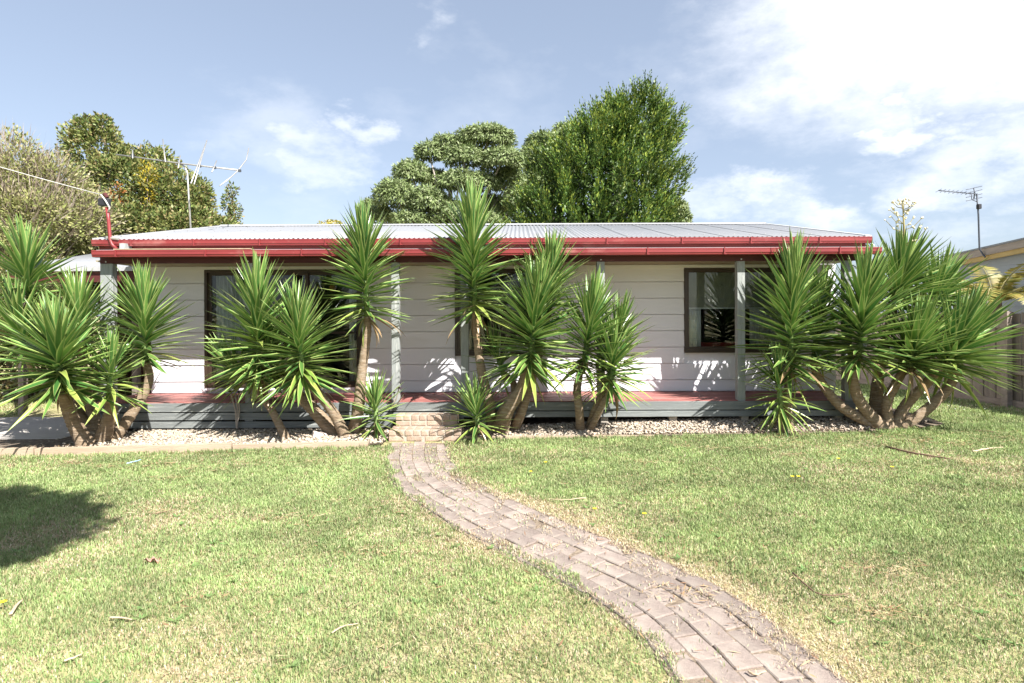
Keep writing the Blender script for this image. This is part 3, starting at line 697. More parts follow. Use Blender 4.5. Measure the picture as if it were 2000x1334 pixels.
for kind, (ds, mm) in {'young': ((.0, .04, -.05, .06), M['yleaf']), 'mid': ((.0, .06, .12, .18), M['yleaf']), 'low': ((.05, .14, .24), M['yleaf']), 'old': ((.15, .35, .6), M['yold']), 'dead': ((.4, .9), M['ydead'])}.items():
    LM[kind] = [leaf_mesh(d, random.uniform(-.25, .25), random.uniform(-.05, .05), mm) for d in ds]
allstuff = []
def rosette(apex, base, L, n, ext=.2, a0=5, a1=108, old=.08, droopy=0.0):
    """leaf placements round a stem from base (lowest leaves) to apex (youngest)"""
    out = []; ax = (apex - base).normalized(); apex = apex + ax * L * ext; sl_ = (apex - base).length; n = int(n * 1.02)
    e1 = ax.orthogonal().normalized(); e2 = ax.cross(e1); ph0 = random.uniform(0, 6.28)
    for i in range(n):
        t = (i + .5) / n
        a = R(a0 + (a1 - a0) * t ** .88 + random.gauss(0, 5.5)); ph = ph0 + i * 2.39996 + random.gauss(0, .12)
        rad = e1 * math.cos(ph) + e2 * math.sin(ph)
        d = (ax * math.cos(a) + rad * math.sin(a)).normalized(); nrm = (ax * math.sin(a) - rad * math.cos(a)).normalized()
        pos = apex - ax * sl_ * t ** .95 + rad * .02
        ln = L * (.86 + .18 * min(1, t * 3.2)) * (1 - .12 * max(0, t - .7) / .3) * random.uniform(.86, 1.10)
        r = random.random()
        if t > .9 and r < old * 2.2: kd = 'dead'
        elif t > .86 and r < .22 + old + droopy: kd = 'old'
        elif t > .68 and r < .6 + droopy: kd = 'low'
        elif t < .28: kd = 'young'
        else: kd = 'mid'
        if droopy and t > .55 and r < droopy: kd = random.choice(('low', 'old'))
        tw = random.gauss(0, .22)
        X = d.cross(nrm); Xr = X * math.cos(tw) + nrm * math.sin(tw); Z = Xr.cross(d)
        out.append((pos, d, Z, ln, kd))
    for i in range(random.randint(3, 6)):          # spent leaves hanging below the head
        ph = random.uniform(0, 6.28); rad = e1 * math.cos(ph) + e2 * math.sin(ph); a = R(random.uniform(125, 165))
        d = (ax * math.cos(a) + rad * math.sin(a)).normalized(); nrm = (ax * math.sin(a) - rad * math.cos(a)).normalized(); X = d.cross(nrm)
        out.append((base - ax * random.uniform(0, .05) + rad * .04, d, X.cross(d), L * random.uniform(.4, .75), random.choice(('dead', 'dead', 'old'))))
    return out
def yucca(label, base, trunks, heads, group='spiky yuccas in front of the verandah', spike=None):
    """trunks: [(points px, r0, r1)], heads: [(apex, base, L, n, kw, trunk index)] all as world vectors"""
    base = Vector(base); t = thing('yucca', label, 'yucca', base, group)
    tobj = []
    for pts, r0, r1 in trunks:
        cp = catmull([p - base for p in pts], 14); n = len(cp)
        rad = []
        for i in range(n):
            q = i / (n - 1); r = r0 + (r1 - r0) * q ** .7
            if q < .12: r *= 1 + .35 * (1 - q / .12) ** 2
            rad.append(r * (1 + (.055 if i % 2 else -.03) + random.uniform(-.03, .03)))
        tobj.append(MB().tube(cp, rad, 12).build('trunk', M['yt'], t, smooth=True))
    leaves = []
    for apex, hb_, L, n, kw, ti in heads:
        lv = rosette(apex - base, hb_ - base, L, n, **kw)
        ax = (apex - hb_)
        st_ = MB().tube([hb_ - base - ax.normalized() * .05, (apex + hb_) / 2 - base, apex - base, apex - base + ax.normalized() * (kw.get('ext', .2) * L + .02)], [.045, .04, .03, .008], 8).build('leafy_stem', M['ycore'], t, smooth=True)
        leaves += [(x, st_) for x in lv]
    # the 300 that show largest are leaves of their own, the rest one mass
    def score(x): 
        p, d, Z, ln, kd = x[0]; mid = p + base + d * ln * .6
        return mid.y - .15 * ln
    leaves.sort(key=score)
    for (p, d, Z, ln, kd), st_ in leaves[:300]:
        v = random.choice(LM[kd]); o = obj('leaf', v[0], None, st_)
        X = d.cross(Z)
        o.matrix_basis = Matrix(((X.x * ln, d.x * ln, Z.x * ln, p.x), (X.y * ln, d.y * ln, Z.y * ln, p.y), (X.z * ln, d.z * ln, Z.z * ln, p.z), (0, 0, 0, 1)))
    rest = leaves[300:]
    for mk, kinds in (('yleaf', ('young', 'mid', 'low')), ('yold', ('old', 'dead'))):
        sub = [x for x in rest if x[0][4] in kinds]
        if not sub: continue
        VV, FF, A1, A2 = [], [], [], []; off = 0
        for (p, d, Z, ln, kd), st_ in sub:
            v = random.choice(LM[kd]); X = d.cross(Z)
            Mx = np.array([[X.x, X.y, X.z], [d.x, d.y, d.z], [Z.x, Z.y, Z.z]]) * ln
            VV.append(v[1] @ Mx + np.array(p)); FF.append(v[2] + off); A1.append(v[3]); A2.append(v[4]); off += len(v[1])
        tag(obj('foliage', npmesh('foliage', np.concatenate(VV), np.concatenate(FF), True, None, {'across': np.concatenate(A1), 'along': np.concatenate(A2)}), M[mk], t), kind='stuff')
    return t
def hd(ua, va, ub, vb, D, L, n, ti=0, dy=0.0, **kw):
    """head: youngest point at pixel a, lowest leaves at pixel b; dy leans the top toward (-) or from (+) the viewer"""
    return (P(ua, va, D + dy), P(ub, vb, D), L, n, kw, ti)
def gp(u, v): # ground point in the beds at a pixel
    D = F * 1.85 / (v - CY)
    for _ in range(6):
        q = P(u, v, D); D = F * (H - float(bz(q.x, min(q.y, 9.3)))) / (v + ROLL * (u - CX) - CY)
    q = P(u, v, D); q.z -= .03; return q
# left clump
b = gp(168, 866)
A1 = hd(109, 668, 121, 756, 8.1, .84, 170, dy=-.10, a1=112, droopy=.15, ext=0.0)
A2 = hd(52, 515, 58, 590, 9.1, .82, 125, ext=0.06)
A3 = hd(35, 622, 50, 690, 8.75, .80, 115, dy=-.05, ext=0.0)
A4 = hd(150, 592, 160, 668, 8.95, .76, 125, ext=-0.08)
A5 = hd(281, 615, 285, 706, 8.95, .76, 150, a1=104, ext=0.26)
A6 = hd(216, 722, 214, 775, 8.35, .62, 75, droopy=.4, a1=120)
A7 = hd(-30, 680, -10, 745, 8.5, .75, 90)
yucca('large yucca clump at the far left with six spiky heads', b,
      [([b, P(140, 815, 8.35), P(124, 765, 8.12)], .115, .075), ([b + Vector((.12, .15, 0)), P(215, 810, 8.5), P(214, 778, 8.36)], .12, .06),
       ([b + Vector((.2, .25, 0)), P(262, 800, 8.85), P(290, 745, 8.95), P(286, 706, 8.95)], .09, .06), ([b + Vector((0, .3, 0)), P(165, 740, 8.95), P(160, 668, 8.95)], .08, .055),
       ([b + Vector((.1, .35, 0)), P(140, 760, 9.0), P(95, 680, 9.1), P(58, 590, 9.1)], .08, .055), ([b + Vector((.05, .3, 0)), P(120, 780, 8.8), P(75, 730, 8.8), P(50, 690, 8.75)], .07, .05)],
      [A1, A2, A3, A4, A5, A6])
# leaning three left of the steps
b = gp(560, 856)
yucca('slender yucca with a thin left-leaning trunk before the sliding door', b, [([b, P(530, 800, 8.82), P(503, 762, 8.85), P(505, 725, 8.88)], .062, .042)],
      [hd(503, 612, 506, 735, 8.88, .82, 185, a1=118, droopy=.12, ext=0.36)])
b = gp(676, 851)
yucca('yucca with a pale straight left-leaning trunk, its full head overlapping the sliding door', b, [([b, P(650, 805, 8.75), P(612, 757, 8.62), P(594, 738, 8.58)], .088, .06)],
      [hd(584, 660, 593, 746, 8.55, .76, 170, dy=-.05, a1=122, droopy=.22, ext=0.33)])
b = gp(652, 850) + Vector((0, .10, 0))
yucca('thick-trunked yucca leaning left behind the pale-trunked one', b, [([b, P(612, 800, 9.0), P(576, 765, 9.1), P(550, 742, 9.12)], .115, .07)],
      [hd(522, 668, 545, 745, 9.12, .68, 120, a1=110), hd(455, 712, 492, 752, 9.15, .60, 70, a1=100)])
b = gp(690, 846)
yucca('tall single-trunk yucca immediately left of the steps', b, [([b, P(700, 800, 8.92), P(706, 735, 8.92), P(717, 650, 8.92), P(717, 618, 8.92)], .105, .052)],
      [hd(711, 508, 717, 622, 8.92, .72, 205, a1=108, old=.05, ext=0.5)])
b = gp(738, 852)
yucca('small young yucca at the left foot of the steps', b, [([b, P(735, 838, 8.85), P(734, 825, 8.85)], .045, .035)],
      [hd(733, 790, 736, 838, 8.85, .55, 62, a1=125, droopy=.2)])
b = gp(966, 838)
yucca('tallest yucca with a curved trunk, right of the steps', b, [([b, P(955, 785, 9.0), P(943, 738, 9.0), P(934, 680, 9.0), P(928, 608, 9.0)], .105, .052)],
      [hd(923, 470, 928, 612, 9.0, .77, 225, a1=107, old=.05, ext=0.45)])
b = gp(936, 846)
yucca('small young yucca at the right foot of the steps', b, [([b, P(933, 838, 8.75), P(932, 830, 8.75)], .045, .035)],
      [hd(930, 806, 934, 838, 8.75, .60, 62, a1=112, droopy=.12)])
b = gp(975, 842)
yucca('thick-trunked yucca with two big heads right of the tallest one', b, [([b, P(990, 800, 8.85), P(1018, 760, 8.78), P(1030, 712, 8.75)], .145, .07), ([b + Vector((.22, .12, 0)), P(1020, 800, 9.05), P(1050, 700, 9.1), P(1070, 610, 9.1)], .085, .055), ([b + Vector((.1, .2, 0)), P(1005, 760, 9.2), P(985, 730, 9.2)], .06, .05)],
      [hd(1048, 588, 1033, 722, 8.75, .83, 220, dy=-.05, a1=116, droopy=.14, ext=0.08), hd(1077, 522, 1071, 612, 9.1, .72, 140, a1=100, ext=0.05), hd(970, 690, 985, 735, 9.2, .55, 50)])
b = gp(1134, 838)
yucca('upright yucca standing left of its two leaning neighbours mid-bed', b, [([b, P(1131, 800, 8.95), P(1128, 762, 8.95), P(1136, 706, 8.95)], .072, .05)],
      [hd(1152, 632, 1138, 724, 8.95, .77, 150, a1=112, droopy=.2, ext=0.3)])
b = gp(1152, 838)
yucca('small double-trunk yucca leaning right, mid-bed beside the upright one', b, [([b, P(1172, 800, 8.85), P(1188, 768, 8.8), P(1191, 752, 8.8)], .055, .045), ([b + Vector((-.04, .08, 0)), P(1165, 790, 9.0), P(1190, 730, 9.08)], .05, .04)],
      [hd(1197, 700, 1192, 758, 8.8, .67, 110, a1=122, droopy=.25), hd(1208, 645, 1192, 730, 9.08, .62, 100, a1=105)])
b = gp(1541, 836)
yucca('tall yucca with a full head directly right of the window-side verandah post', b, [([b, P(1539, 790, 8.98), P(1540, 722, 8.98)], .075, .055)],
      [hd(1549, 575, 1542, 732, 8.98, .84, 230, a1=108, ext=0.36)])
b = gp(1530, 842)
yucca('small drooping yucca at the front edge of the right-hand pebbles', b, [([b, P(1527, 820, 8.85), P(1524, 790, 8.85)], .045, .035)],
      [hd(1520, 735, 1526, 812, 8.85, .56, 85, a1=138, droopy=.5)])
b = gp(1722, 834)
sp0, sp1 = P(1766, 500, 9.35), P(1763, 391, 9.35)
kb = yucca('huge many-trunked yucca clump at the right end of the house', b,
      [([b, P(1645, 795, 9.1), P(1600, 740, 9.2), P(1588, 700, 9.3)], .09, .058), ([b + Vector((0, -.05, 0)), P(1680, 785, 9.0), P(1664, 730, 8.95), P(1674, 700, 8.9)], .10, .06),
       ([b + Vector((.05, .25, 0)), P(1712, 770, 9.4), P(1718, 725, 9.45), P(1745, 600, 9.4)], .12, .065), ([b + Vector((.1, 0, 0)), P(1733, 785, 9.05), P(1755, 740, 9.0), P(1772, 706, 8.95)], .09, .055),
       ([b + Vector((.18, 0, 0)), P(1770, 790, 9.1), P(1810, 748, 9.0), P(1836, 716, 8.95)], .095, .06), ([b + Vector((.25, 0, 0)), P(1790, 815, 9.0), P(1830, 782, 9.0), P(1858, 750, 9.0), P(1866, 715, 9.0)], .09, .06)],
      [hd(1688, 572, 1676, 712, 8.9, .86, 220, dy=-.05, a1=106, ext=0.08), hd(1765, 515, 1745, 600, 9.4, .86, 190, a1=100, ext=-0.15), hd(1792, 655, 1774, 722, 8.9, .85, 165, dy=-.08, a1=104, ext=-0.05),
       hd(1882, 640, 1846, 722, 9.0, .96, 180, a1=100, ext=-0.12), hd(1600, 605, 1590, 700, 9.35, .76, 120), hd(1838, 545, 1812, 620, 9.6, .80, 120, ext=-0.1), hd(1895, 655, 1868, 706, 9.3, .80, 70, a1=96, ext=-0.1)],)
# its flower spike
mb = MB().tube([sp0 - b, (sp0 + sp1) / 2 - b + Vector((.01, 0, 0)), sp1 - b], [.022, .016, .006], 6)
spo = mb.build('flower_spike', M['stalk'], kb, smooth=True)
fl_ = []
mbb = MB()
for i in range(22):
    q = random.uniform(.05, .95); p0 = sp0.lerp(sp1, q) - b; a = i * 2.4; ln = (1 - q) * .30 + .10
    d = Vector((math.cos(a), math.sin(a), .35)); p1 = p0 + d * ln * .55; p2 = p0 + d * ln + Vector((0, 0, ln * .35))
    mbb.tube([p0, p1, p2], [.007, .006, .004], 5); fl_.append(p2); 
    if random.random() < .5: fl_.append(p1)
fl_.append(sp1 - b)
mbb.build('branch', M['stalk'], spo)
for p in fl_:
    mb = MB()
    for k in range(random.randint(2, 4)):
        c = p + Vector((random.uniform(-.02, .02), random.uniform(-.02, .02), random.uniform(-.02, .015))); r = random.uniform(.011, .020)
        mb.add([c + Vector(v) * r for v in iv], [tuple(x) for x in if_])
    mb.build('blossom', M['cream'], spo, smooth=True)

# ------------------------------------------------------------------ trees
def leaf_cloud(C, Dr, Nn, ln, wd, col):
    """diamond leaves: centre base C, long direction Dr, face normal Nn"""
    Dr = Dr / np.linalg.norm(Dr, axis=1, keepdims=True)
    S = np.cross(Dr, Nn); S /= np.maximum(np.linalg.norm(S, axis=1, keepdims=True), 1e-6)
    mid = C + Dr * (ln * .45)[:, None]
    V = np.stack([C, mid + S * (wd * .5)[:, None], C + Dr * ln[:, None], mid - S * (wd * .5)[:, None]], 1).reshape(-1, 3)
    f = np.arange(len(C) * 4).reshape(-1, 4)
    return V, f, np.repeat(col, 4, 0)
def unit(n): v = rng.normal(size=(n, 3)); return v / np.linalg.norm(v, axis=1, keepdims=True)
def crown(blobs, per_m2, ln, wd, pal, hang=0.0, shell=.55, up=.2, lump=.25, dome=False, tip=None):
    """blobs: list of (centre, radii); leaves through each lobe's outer volume"""
    VV, FF, CC = [], [], []; off = 0
    for c, r in blobs:
        area = 4 * math.pi * ((r[0] * r[1]) ** 1.6 / 3 + (r[0] * r[2]) ** 1.6 / 3 + (r[1] * r[2]) ** 1.6 / 3) ** (1 / 1.6)
        n = int(area * per_m2)
        d = unit(n)
        if dome: d[:, 2] = np.where(d[:, 2] < -.45, -d[:, 2] * .6, d[:, 2])
        d /= np.linalg.norm(d, axis=1, keepdims=True)
        lm = 1 + lump * (vnoise(d[:, 0] * 3 + c[0] * 7 + 20, d[:, 2] * 3 + d[:, 1] * 2.3 + 20) - .5) * 2
        rr = (shell + (1 - shell) * rng.random(n) ** .6) * lm
        p = np.array(c) + d * rr[:, None] * np.array(r)
        di = d * (1 - hang) + unit(n) * .8 + np.array([0, 0, up - hang * 1.8]); nn = d + unit(n) * .7 + np.array([0, 0, .4])
        col = pal[rng.integers(0, len(pal), n)] * rng.uniform(.75, 1.25, (n, 1))
        if tip is not None: 
            k = rr > .93 * lm; col[k] = col[k] * .4 + np.array(tip) * .6
        v, f, cc = leaf_cloud(p, di, nn, ln * rng.uniform(.7, 1.3, n), wd * rng.uniform(.7, 1.3, n), col)
        VV.append(v); FF.append(f + off); CC.append(cc); off += len(v)
    return np.concatenate(VV), np.concatenate(FF), np.concatenate(CC)
def pxblob(u, v, ru, rv, D, depth=None):
    p = P(u, v, D); s_ = D / F; return (tuple(p), (ru * s_, (depth or ru * s_), rv * s_))
def tree(name, label, cat, base, blobs, parts, barkm, trunk_r, limb_r, group=None, per=None, **kw):
    base = Vector(base); t = thing(name, label, cat, base, group)
    V, f, c = crown(blobs, *parts, **kw); V = V - np.array(base)
    obj('crown', npmesh('crown', V, f, False, c), M['leafy'], t)
    top = Vector((np.mean([b_[0][0] for b_ in blobs]), np.mean([b_[0][1] for b_ in blobs]), max(b_[0][2] for b_ in blobs))) - base
    fork = top * .45
    MB().tube(catmull([(0, 0, -.1), fork * .5 + Vector((.1, 0, 0)), fork, top * .8], 5), [trunk_r * (1 - .7 * i / 15) for i in range(16)], 8).build('trunk', barkm, t, smooth=True)
    for c_, r_ in blobs:
        e = Vector(c_) - base; s0 = fork * random.uniform(.7, 1.05) + Vector((random.uniform(-.05, .05), 0, 0))
        mid = s0.lerp(e, .5) + Vector((random.uniform(-.2, .2), random.uniform(-.2, .2), -.1))
        n = 9; MB().tube(catmull([s0, mid, e], 4), [limb_r * (1 - .7 * i / 8) for i in range(9)], 6).build('limb', barkm, t, smooth=True)
    return t
g_gum = np.array([(.19, .245, .09), (.235, .295, .12), (.14, .19, .07), (.28, .32, .16)])
def c7(x, y, rx, ry, D, depth=None): return pxblob(680 + x / 2.778, 120 + y / 2.778, rx / 2.778, ry / 2.778, D, depth)
gb = [c7(*q) for q in ((755, 425, 155, 75, 25), (560, 470, 120, 65, 25.6), (440, 500, 80, 60, 25), (630, 525, 110, 65, 24.2), (830, 545, 120, 75, 24.4), (345, 610, 95, 70, 24.5), (260, 735, 120, 95, 24), (430, 765, 110, 90, 23.8),
      (600, 655, 110, 65, 24), (870, 650, 90, 75, 25.5), (720, 660, 100, 65, 24.6), (470, 640, 80, 55, 25.8), (170, 840, 80, 60, 25), (350, 860, 110, 55, 23.8), (560, 830, 120, 80, 24.2), (920, 750, 80, 80, 25), (115, 800, 45, 60, 26), (780, 800, 110, 80, 26), (690, 880, 200, 70, 26))]
tree('gum_tree', 'round-headed grey-green gum tree behind the middle of the house', 'tree', (-2.9, 25, -.1), gb, (520, .17, .055, g_gum), M['palebark'], .28, .09, 'trees behind the house', hang=.45, shell=.6, dome=True, lump=.2)
gb = [c7(*q) for q in ((1060, 450, 105, 65, 29), (1185, 395, 75, 62, 29.5), (1000, 525, 85, 65, 28.5), (1090, 560, 140, 90, 29), (1250, 520, 120, 100, 30), (1060, 720, 160, 140, 29))]
tree('gum_tree', 'gum tree mostly hidden behind the left edge of the cypress', 'tree', (1.6, 29, -.1), gb, (430, .18, .06, g_gum * 1.05), M['palebark'], .25, .09, 'trees behind the house', hang=.45, shell=.6, dome=True, lump=.2)
gb = [c7(*q) for q in ((1790, 800, 55, 50, 27), (1815, 850, 45, 60, 27), (1750, 860, 60, 60, 27.2), (1780, 930, 80, 70, 27))]
tree('gum_tree', 'small grey-green tree peeping out right of the cypress', 'tree', (7.4, 27, -.1), gb, (520, .16, .055, g_gum), M['palebark'], .16, .06, 'trees behind the house', hang=.4, shell=.6, dome=True, lump=.2)
# cypress: plumes swept upward from the trunk
def cypress():
    D0 = 21.0; base = Vector((P(1180, 440, D0).x, D0, -.1))
    t = thing('cypress_tree', 'tall dark green cypress with upswept tips rising above the ridge', 'tree', base, 'trees behind the house')
    vs_ = [180, 200, 214, 234, 256, 276, 320, 372, 408, 440, 500, 590]
    lf = [1250, 1236, 1200, 1158, 1132, 1104, 1040, 1014, 1004, 1000, 996, 1000]; rt = [1262, 1276, 1284, 1294, 1300, 1299, 1314, 1322, 1306, 1316, 1318, 1315]
    s_ = D0 / F
    # boughs: tufts spread over the outline, each a fan of upswept plumes
    nb_ = 560
    v = 212 + (590 - 212) * rng.random(nb_) ** .85
    l = np.interp(v, vs_, lf); r = np.interp(v, vs_, rt); cu = (l + r) / 2 + np.clip(250 - v, 0, 60) * .25; ra = np.maximum((r - l) / 2 - 16, 6)
    ph = rng.uniform(0, 2 * np.pi, nb_); k = .50 + .50 * rng.random(nb_) ** .5
    bx = (cu - CX) * s_ + np.cos(ph) * ra * k * s_; by = D0 + np.sin(ph) * ra * k * s_ * .9; bzz = H + (CY - v) * s_ - .35
    bo = np.stack([np.cos(ph), np.sin(ph), np.zeros(nb_)], -1)
    ex = [(1250, 195, -.15, 1.2), (1262, 190, .1, 1.3), (1275, 200, .35, 1.1), (1292, 232, .9, 1.2), (1300, 255, .9, 1.1), (1306, 335, 1.0, 1.1), (1310, 362, .9, 1.0), (1190, 222, -.5, .9), (1150, 246, -.5, .9), (1122, 268, -.5, .8), (1110, 262, -.1, .7), (1298, 292, .8, 1.0), (1303, 400, .8, .9), (1062, 328, -.6, .8), (1228, 205, -.2, 1.0), (1256, 180, .0, .9)] * 2
    ex = np.array(ex); ne = len(ex)
    bx = np.concatenate([bx, (ex[:, 0] - CX) * s_]); by = np.concatenate([by, D0 + rng.uniform(-.5, .3, ne)]); bzz = np.concatenate([bzz, H + (CY - ex[:, 1] - 26 * (ex[:, 1] < 270)) * s_ - .2])
    bo = np.concatenate([bo, np.stack([ex[:, 2], -.3 + 0 * ex[:, 2], 0 * ex[:, 2]], -1)]); nb_ += ne
    per = 18; n = nb_ * per; rp = lambda q: np.repeat(q, per, 0)
    bd = bo * rng.uniform(.35, .95, (nb_, 1)) + np.array([.12, 0, 1.0]) + unit(nb_) * .25
    bd /= np.linalg.norm(bd, axis=1, keepdims=True)
    bd[-ne:] = np.stack([ex[:, 2], 0 * ex[:, 2], 1 + 0 * ex[:, 2]], -1); bd /= np.linalg.norm(bd, axis=1, keepdims=True)
    Lb = rng.uniform(.7, 1.25, nb_); Lb[-ne:] = ex[:, 3]
    along = rng.random(n)
    C0 = rp(np.stack([bx, by, bzz], -1)) + rp(bd) * (along * rp(Lb) * .75)[:, None] + unit(n) * (.20 * (1 - .6 * along))[:, None]
    out = rp(bo); bdr = rp(bd); btone = rp(rng.uniform(.55, 1.25, nb_))
    d0 = bdr + unit(n) * (.62 * (1.1 - .6 * along))[:, None]; d0 /= np.linalg.norm(d0, axis=1, keepdims=True)
    L = rng.uniform(.28, .55, n)
    VV, FF, CC = [], [], []; off = 0
    m = 9
    pal = np.array([(.075, .135, .022), (.11, .18, .03), (.05, .10, .018)])
    for j in range(m):            # leaflets along each plume
        q = j / (m - 1)
        c = C0 + d0 * (L * q)[:, None] + np.array([0, 0, 1]) * (q * q * .06)
        dj = d0 * .9 + unit(n) * .7 * (1.05 - .65 * q); nn = unit(n) + out * .6
        col = pal[rng.integers(0, 3, n)] * (.75 + .5 * rng.random((n, 1)))
        yel = (rng.random(n) < .05 + .42 * q * (.35 + .65 * along))[:, None]
        col = np.where(yel, col * .35 + np.array((.30, .345, .05)) * .7, col) * btone[:, None]
        vv, f, cc = leaf_cloud(c, dj, nn, rng.uniform(.10, .18, n) * (1.1 - .4 * q), rng.uniform(.045, .075, n) * (1.1 - .5 * q), col)
        VV.append(vv); FF.append(f + off); CC.append(cc); off += len(vv)
    # dark inner foliage round the boughs
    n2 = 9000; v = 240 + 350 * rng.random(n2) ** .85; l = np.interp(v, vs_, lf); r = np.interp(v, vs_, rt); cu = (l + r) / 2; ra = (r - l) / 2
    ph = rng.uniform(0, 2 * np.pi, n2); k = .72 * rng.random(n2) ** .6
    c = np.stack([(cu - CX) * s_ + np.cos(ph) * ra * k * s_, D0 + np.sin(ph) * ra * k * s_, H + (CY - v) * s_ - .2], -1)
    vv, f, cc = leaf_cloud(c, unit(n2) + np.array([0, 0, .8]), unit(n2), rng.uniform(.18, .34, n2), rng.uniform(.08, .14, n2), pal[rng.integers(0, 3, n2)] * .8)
    VV.append(vv); FF.append(f + off); CC.append(cc); off += len(vv)
    obj('crown', npmesh('crown', np.concatenate(VV) - np.array(base), np.concatenate(FF), False, np.concatenate(CC)), M['leafy'], t)
    MB().tube(catmull([(0, 0, -.1), (.1, 0, 3), (.5, 0, 6), (1.2, 0, 8.5)], 5), [.32 * (1 - .85 * i / 15) for i in range(16)], 8).build('trunk', M['bark'], t, smooth=True)
    for i in range(26):
        z0 = random.uniform(1.5, 7.5); a = random.uniform(0, 6.28); ln = 2.6 * (1 - z0 / 10)
        p0 = Vector((.1 + z0 * .08, 0, z0)); p1 = p0 + Vector((math.cos(a) * ln, math.sin(a) * ln, ln * .9))
        MB().tube([p0, p0.lerp(p1, .5) + Vector((0, 0, -.15)), p1], [.06, .04, .015], 5).build('limb', M['bark'], t)
cypress()
# left: glossy evergreen, twiggy shrub, slender tree, hedge
g_ev = np.array([(.10, .145, .04), (.16, .205, .05), (.07, .105, .03), (.22, .24, .08), (.28, .22, .10)])
ev = [pxblob(*q) for q in ((245, 370, 85, 80, 15.5), (190, 300, 60, 55, 15.6), (165, 255, 24, 26, 15.4), (200, 246, 18, 22, 15.4), (320, 385, 65, 62, 15.3), (300, 325, 40, 40, 15.8), (375, 405, 42, 50, 15.5), (390, 380, 22, 30, 15.7), (250, 450, 120, 50, 15), (350, 450, 90, 40, 15), (425, 450, 45, 25, 15.6), (200, 520, 120, 80, 14.8), (330, 540, 120, 90, 14.8))]
tree('evergreen_tree', 'broad glossy-leaved evergreen behind the left end of the roof', 'tree', (-10.3, 15.4, -.1), ev, (620, .10, .05, g_ev), M['bark'], .2, .07, 'trees behind the house', shell=.5, lump=.35, tip=(.22, .22, .07))
for (u, v, ru, rv, col, lb) in ((288, 345, 20, 24, (.42, .33, .03), 'yellow-leaved sapling showing against the dark evergreen'), (231, 378, 12, 22, (.40, .16, .05), 'orange-leaved sprout showing against the dark evergreen')):
    c_ = pxblob(u, v, ru, rv, 14.45)
    tree('sapling', lb, 'sapling', (c_[0][0] + .1, 14.45, -.1), [c_, pxblob(u + 4, v + rv * 1.6, ru * .5, rv * .9, 14.45)], (300, .08, .035, np.array([col, tuple(x * .7 for x in col), (.2, .2, .05)])), M['bark'], .03, .015, shell=.3, lump=.4)
sl_t = [pxblob(*q) for q in ((453, 372, 11, 16, 16), (447, 398, 16, 22, 16), (460, 415, 14, 22, 16), (452, 440, 16, 20, 16))]
tree('slender_tree', 'slender upright tree standing clear of the evergreen beyond the ridge', 'tree', (-7.9, 16.9, -.1), [((c[0][0] * 17 / 16, 17, H + (c[0][2] - H) * 17 / 16), c[1]) for c in sl_t], (420, .09, .045, g_ev), M['bark'], .06, .02, 'trees behind the house', shell=.2, lump=.4)
def twiggy():
    base = Vector((-11.2, 13.2, -.1))
    t = thing('twiggy_shrub', 'tall grey twiggy shrub with sparse pale leaves at the far left edge', 'shrub', base)
    bl = [pxblob(*q) for q in ((30, 345, 80, 75, 13), (105, 372, 75, 68, 13.2), (60, 440, 130, 90, 12.9), (-60, 390, 110, 110, 13), (160, 440, 70, 70, 13.3), (30, 560, 150, 120, 13), (-90, 560, 130, 160, 13))]
    V, f, c = crown(bl, 620, .085, .038, np.array([(.25, .28, .09), (.33, .33, .13), (.19, .21, .07), (.36, .32, .18)]), shell=.45, lump=.4)
    obj('crown', npmesh('crown', V - np.array(base), f, False, c), M['leafy'], t)
    # bare twigs
    n = 6000; cs = []; rs = []
    w = np.array([b_[1][0] * b_[1][2] for b_ in bl]); idx = rng.choice(len(bl), n, p=w / w.sum())
    C = np.array([b_[0] for b_ in bl])[idx]; Rr = np.array([b_[1] for b_ in bl])[idx]
    d = unit(n); d[:, 1] = -np.abs(d[:, 1]) * .9
    p0 = C + d * Rr * rng.uniform(.45, .85, (n, 1)); di = d * .8 + np.array([.25, 0, 1.0]) + unit(n) * .55; di /= np.linalg.norm(di, axis=1, keepdims=True)
    ln = rng.uniform(.3, .7, n)
    col = np.array([(.38, .31, .26), (.31, .24, .20), (.45, .38, .33)])[rng.integers(0, 3, n)]
    v, f, cc = leaf_cloud(p0 - np.array(base), di, unit(n), ln, rng.uniform(.010, .018, n), col)
    obj('twigs', npmesh('twigs', v, f, False, cc), M['leafy'], t)['kind'] = 'stuff'
    for i in range(9):
        e = Vector(bl[i % len(bl)][0]) - base; MB().tube(catmull([(random.uniform(-.3, .3), random.uniform(-.2, .2), 0), e * .5 + Vector((random.uniform(-.4, .4), 0, -.2)), e], 4), [.05 * (1 - .75 * k / 8) for k in range(9)], 6).build('stem', M['bark'], t, smooth=True)
twiggy()
hg = [((x, 13.2 + random.uniform(-.3, .3), .75), (.8, .6, .95)) for x in np.arange(-17, -7.6, .85)]
t = thing('hedge', 'low brownish-green hedge behind the driveway at the left', 'hedge', (-12, 13.2, 0))
V, f, c = crown(hg, 330, .09, .045, np.array([(.08, .10, .03), (.13, .11, .04), (.06, .08, .02), (.17, .12, .06)]), shell=.5, lump=.3)
obj('foliage', npmesh('foliage', V - np.array((-12, 13.2, 0)), f, False, c), M['leafy'], t)
for i, x in enumerate(np.arange(-17, -7.6, .85)): MB().tube([(x + 12, 0, -.1), (x + 12.1, .05, .6)], [.03, .015], 6).build('stem', M['bark'], t)
yb = [pxblob(652, 436, 16, 5, 24), pxblob(625, 437, 6, 4, 24), pxblob(640, 460, 40, 20, 24)]
tree('yellow_shrub', 'yellow-flowered treetop just showing over the ridge left of centre', 'tree', (-7.7, 24, -.1), yb, (260, .10, .05, np.array([(.45, .36, .04), (.22, .24, .05), (.5, .4, .1)])), M['bark'], .08, .03, shell=.3, lump=.4)
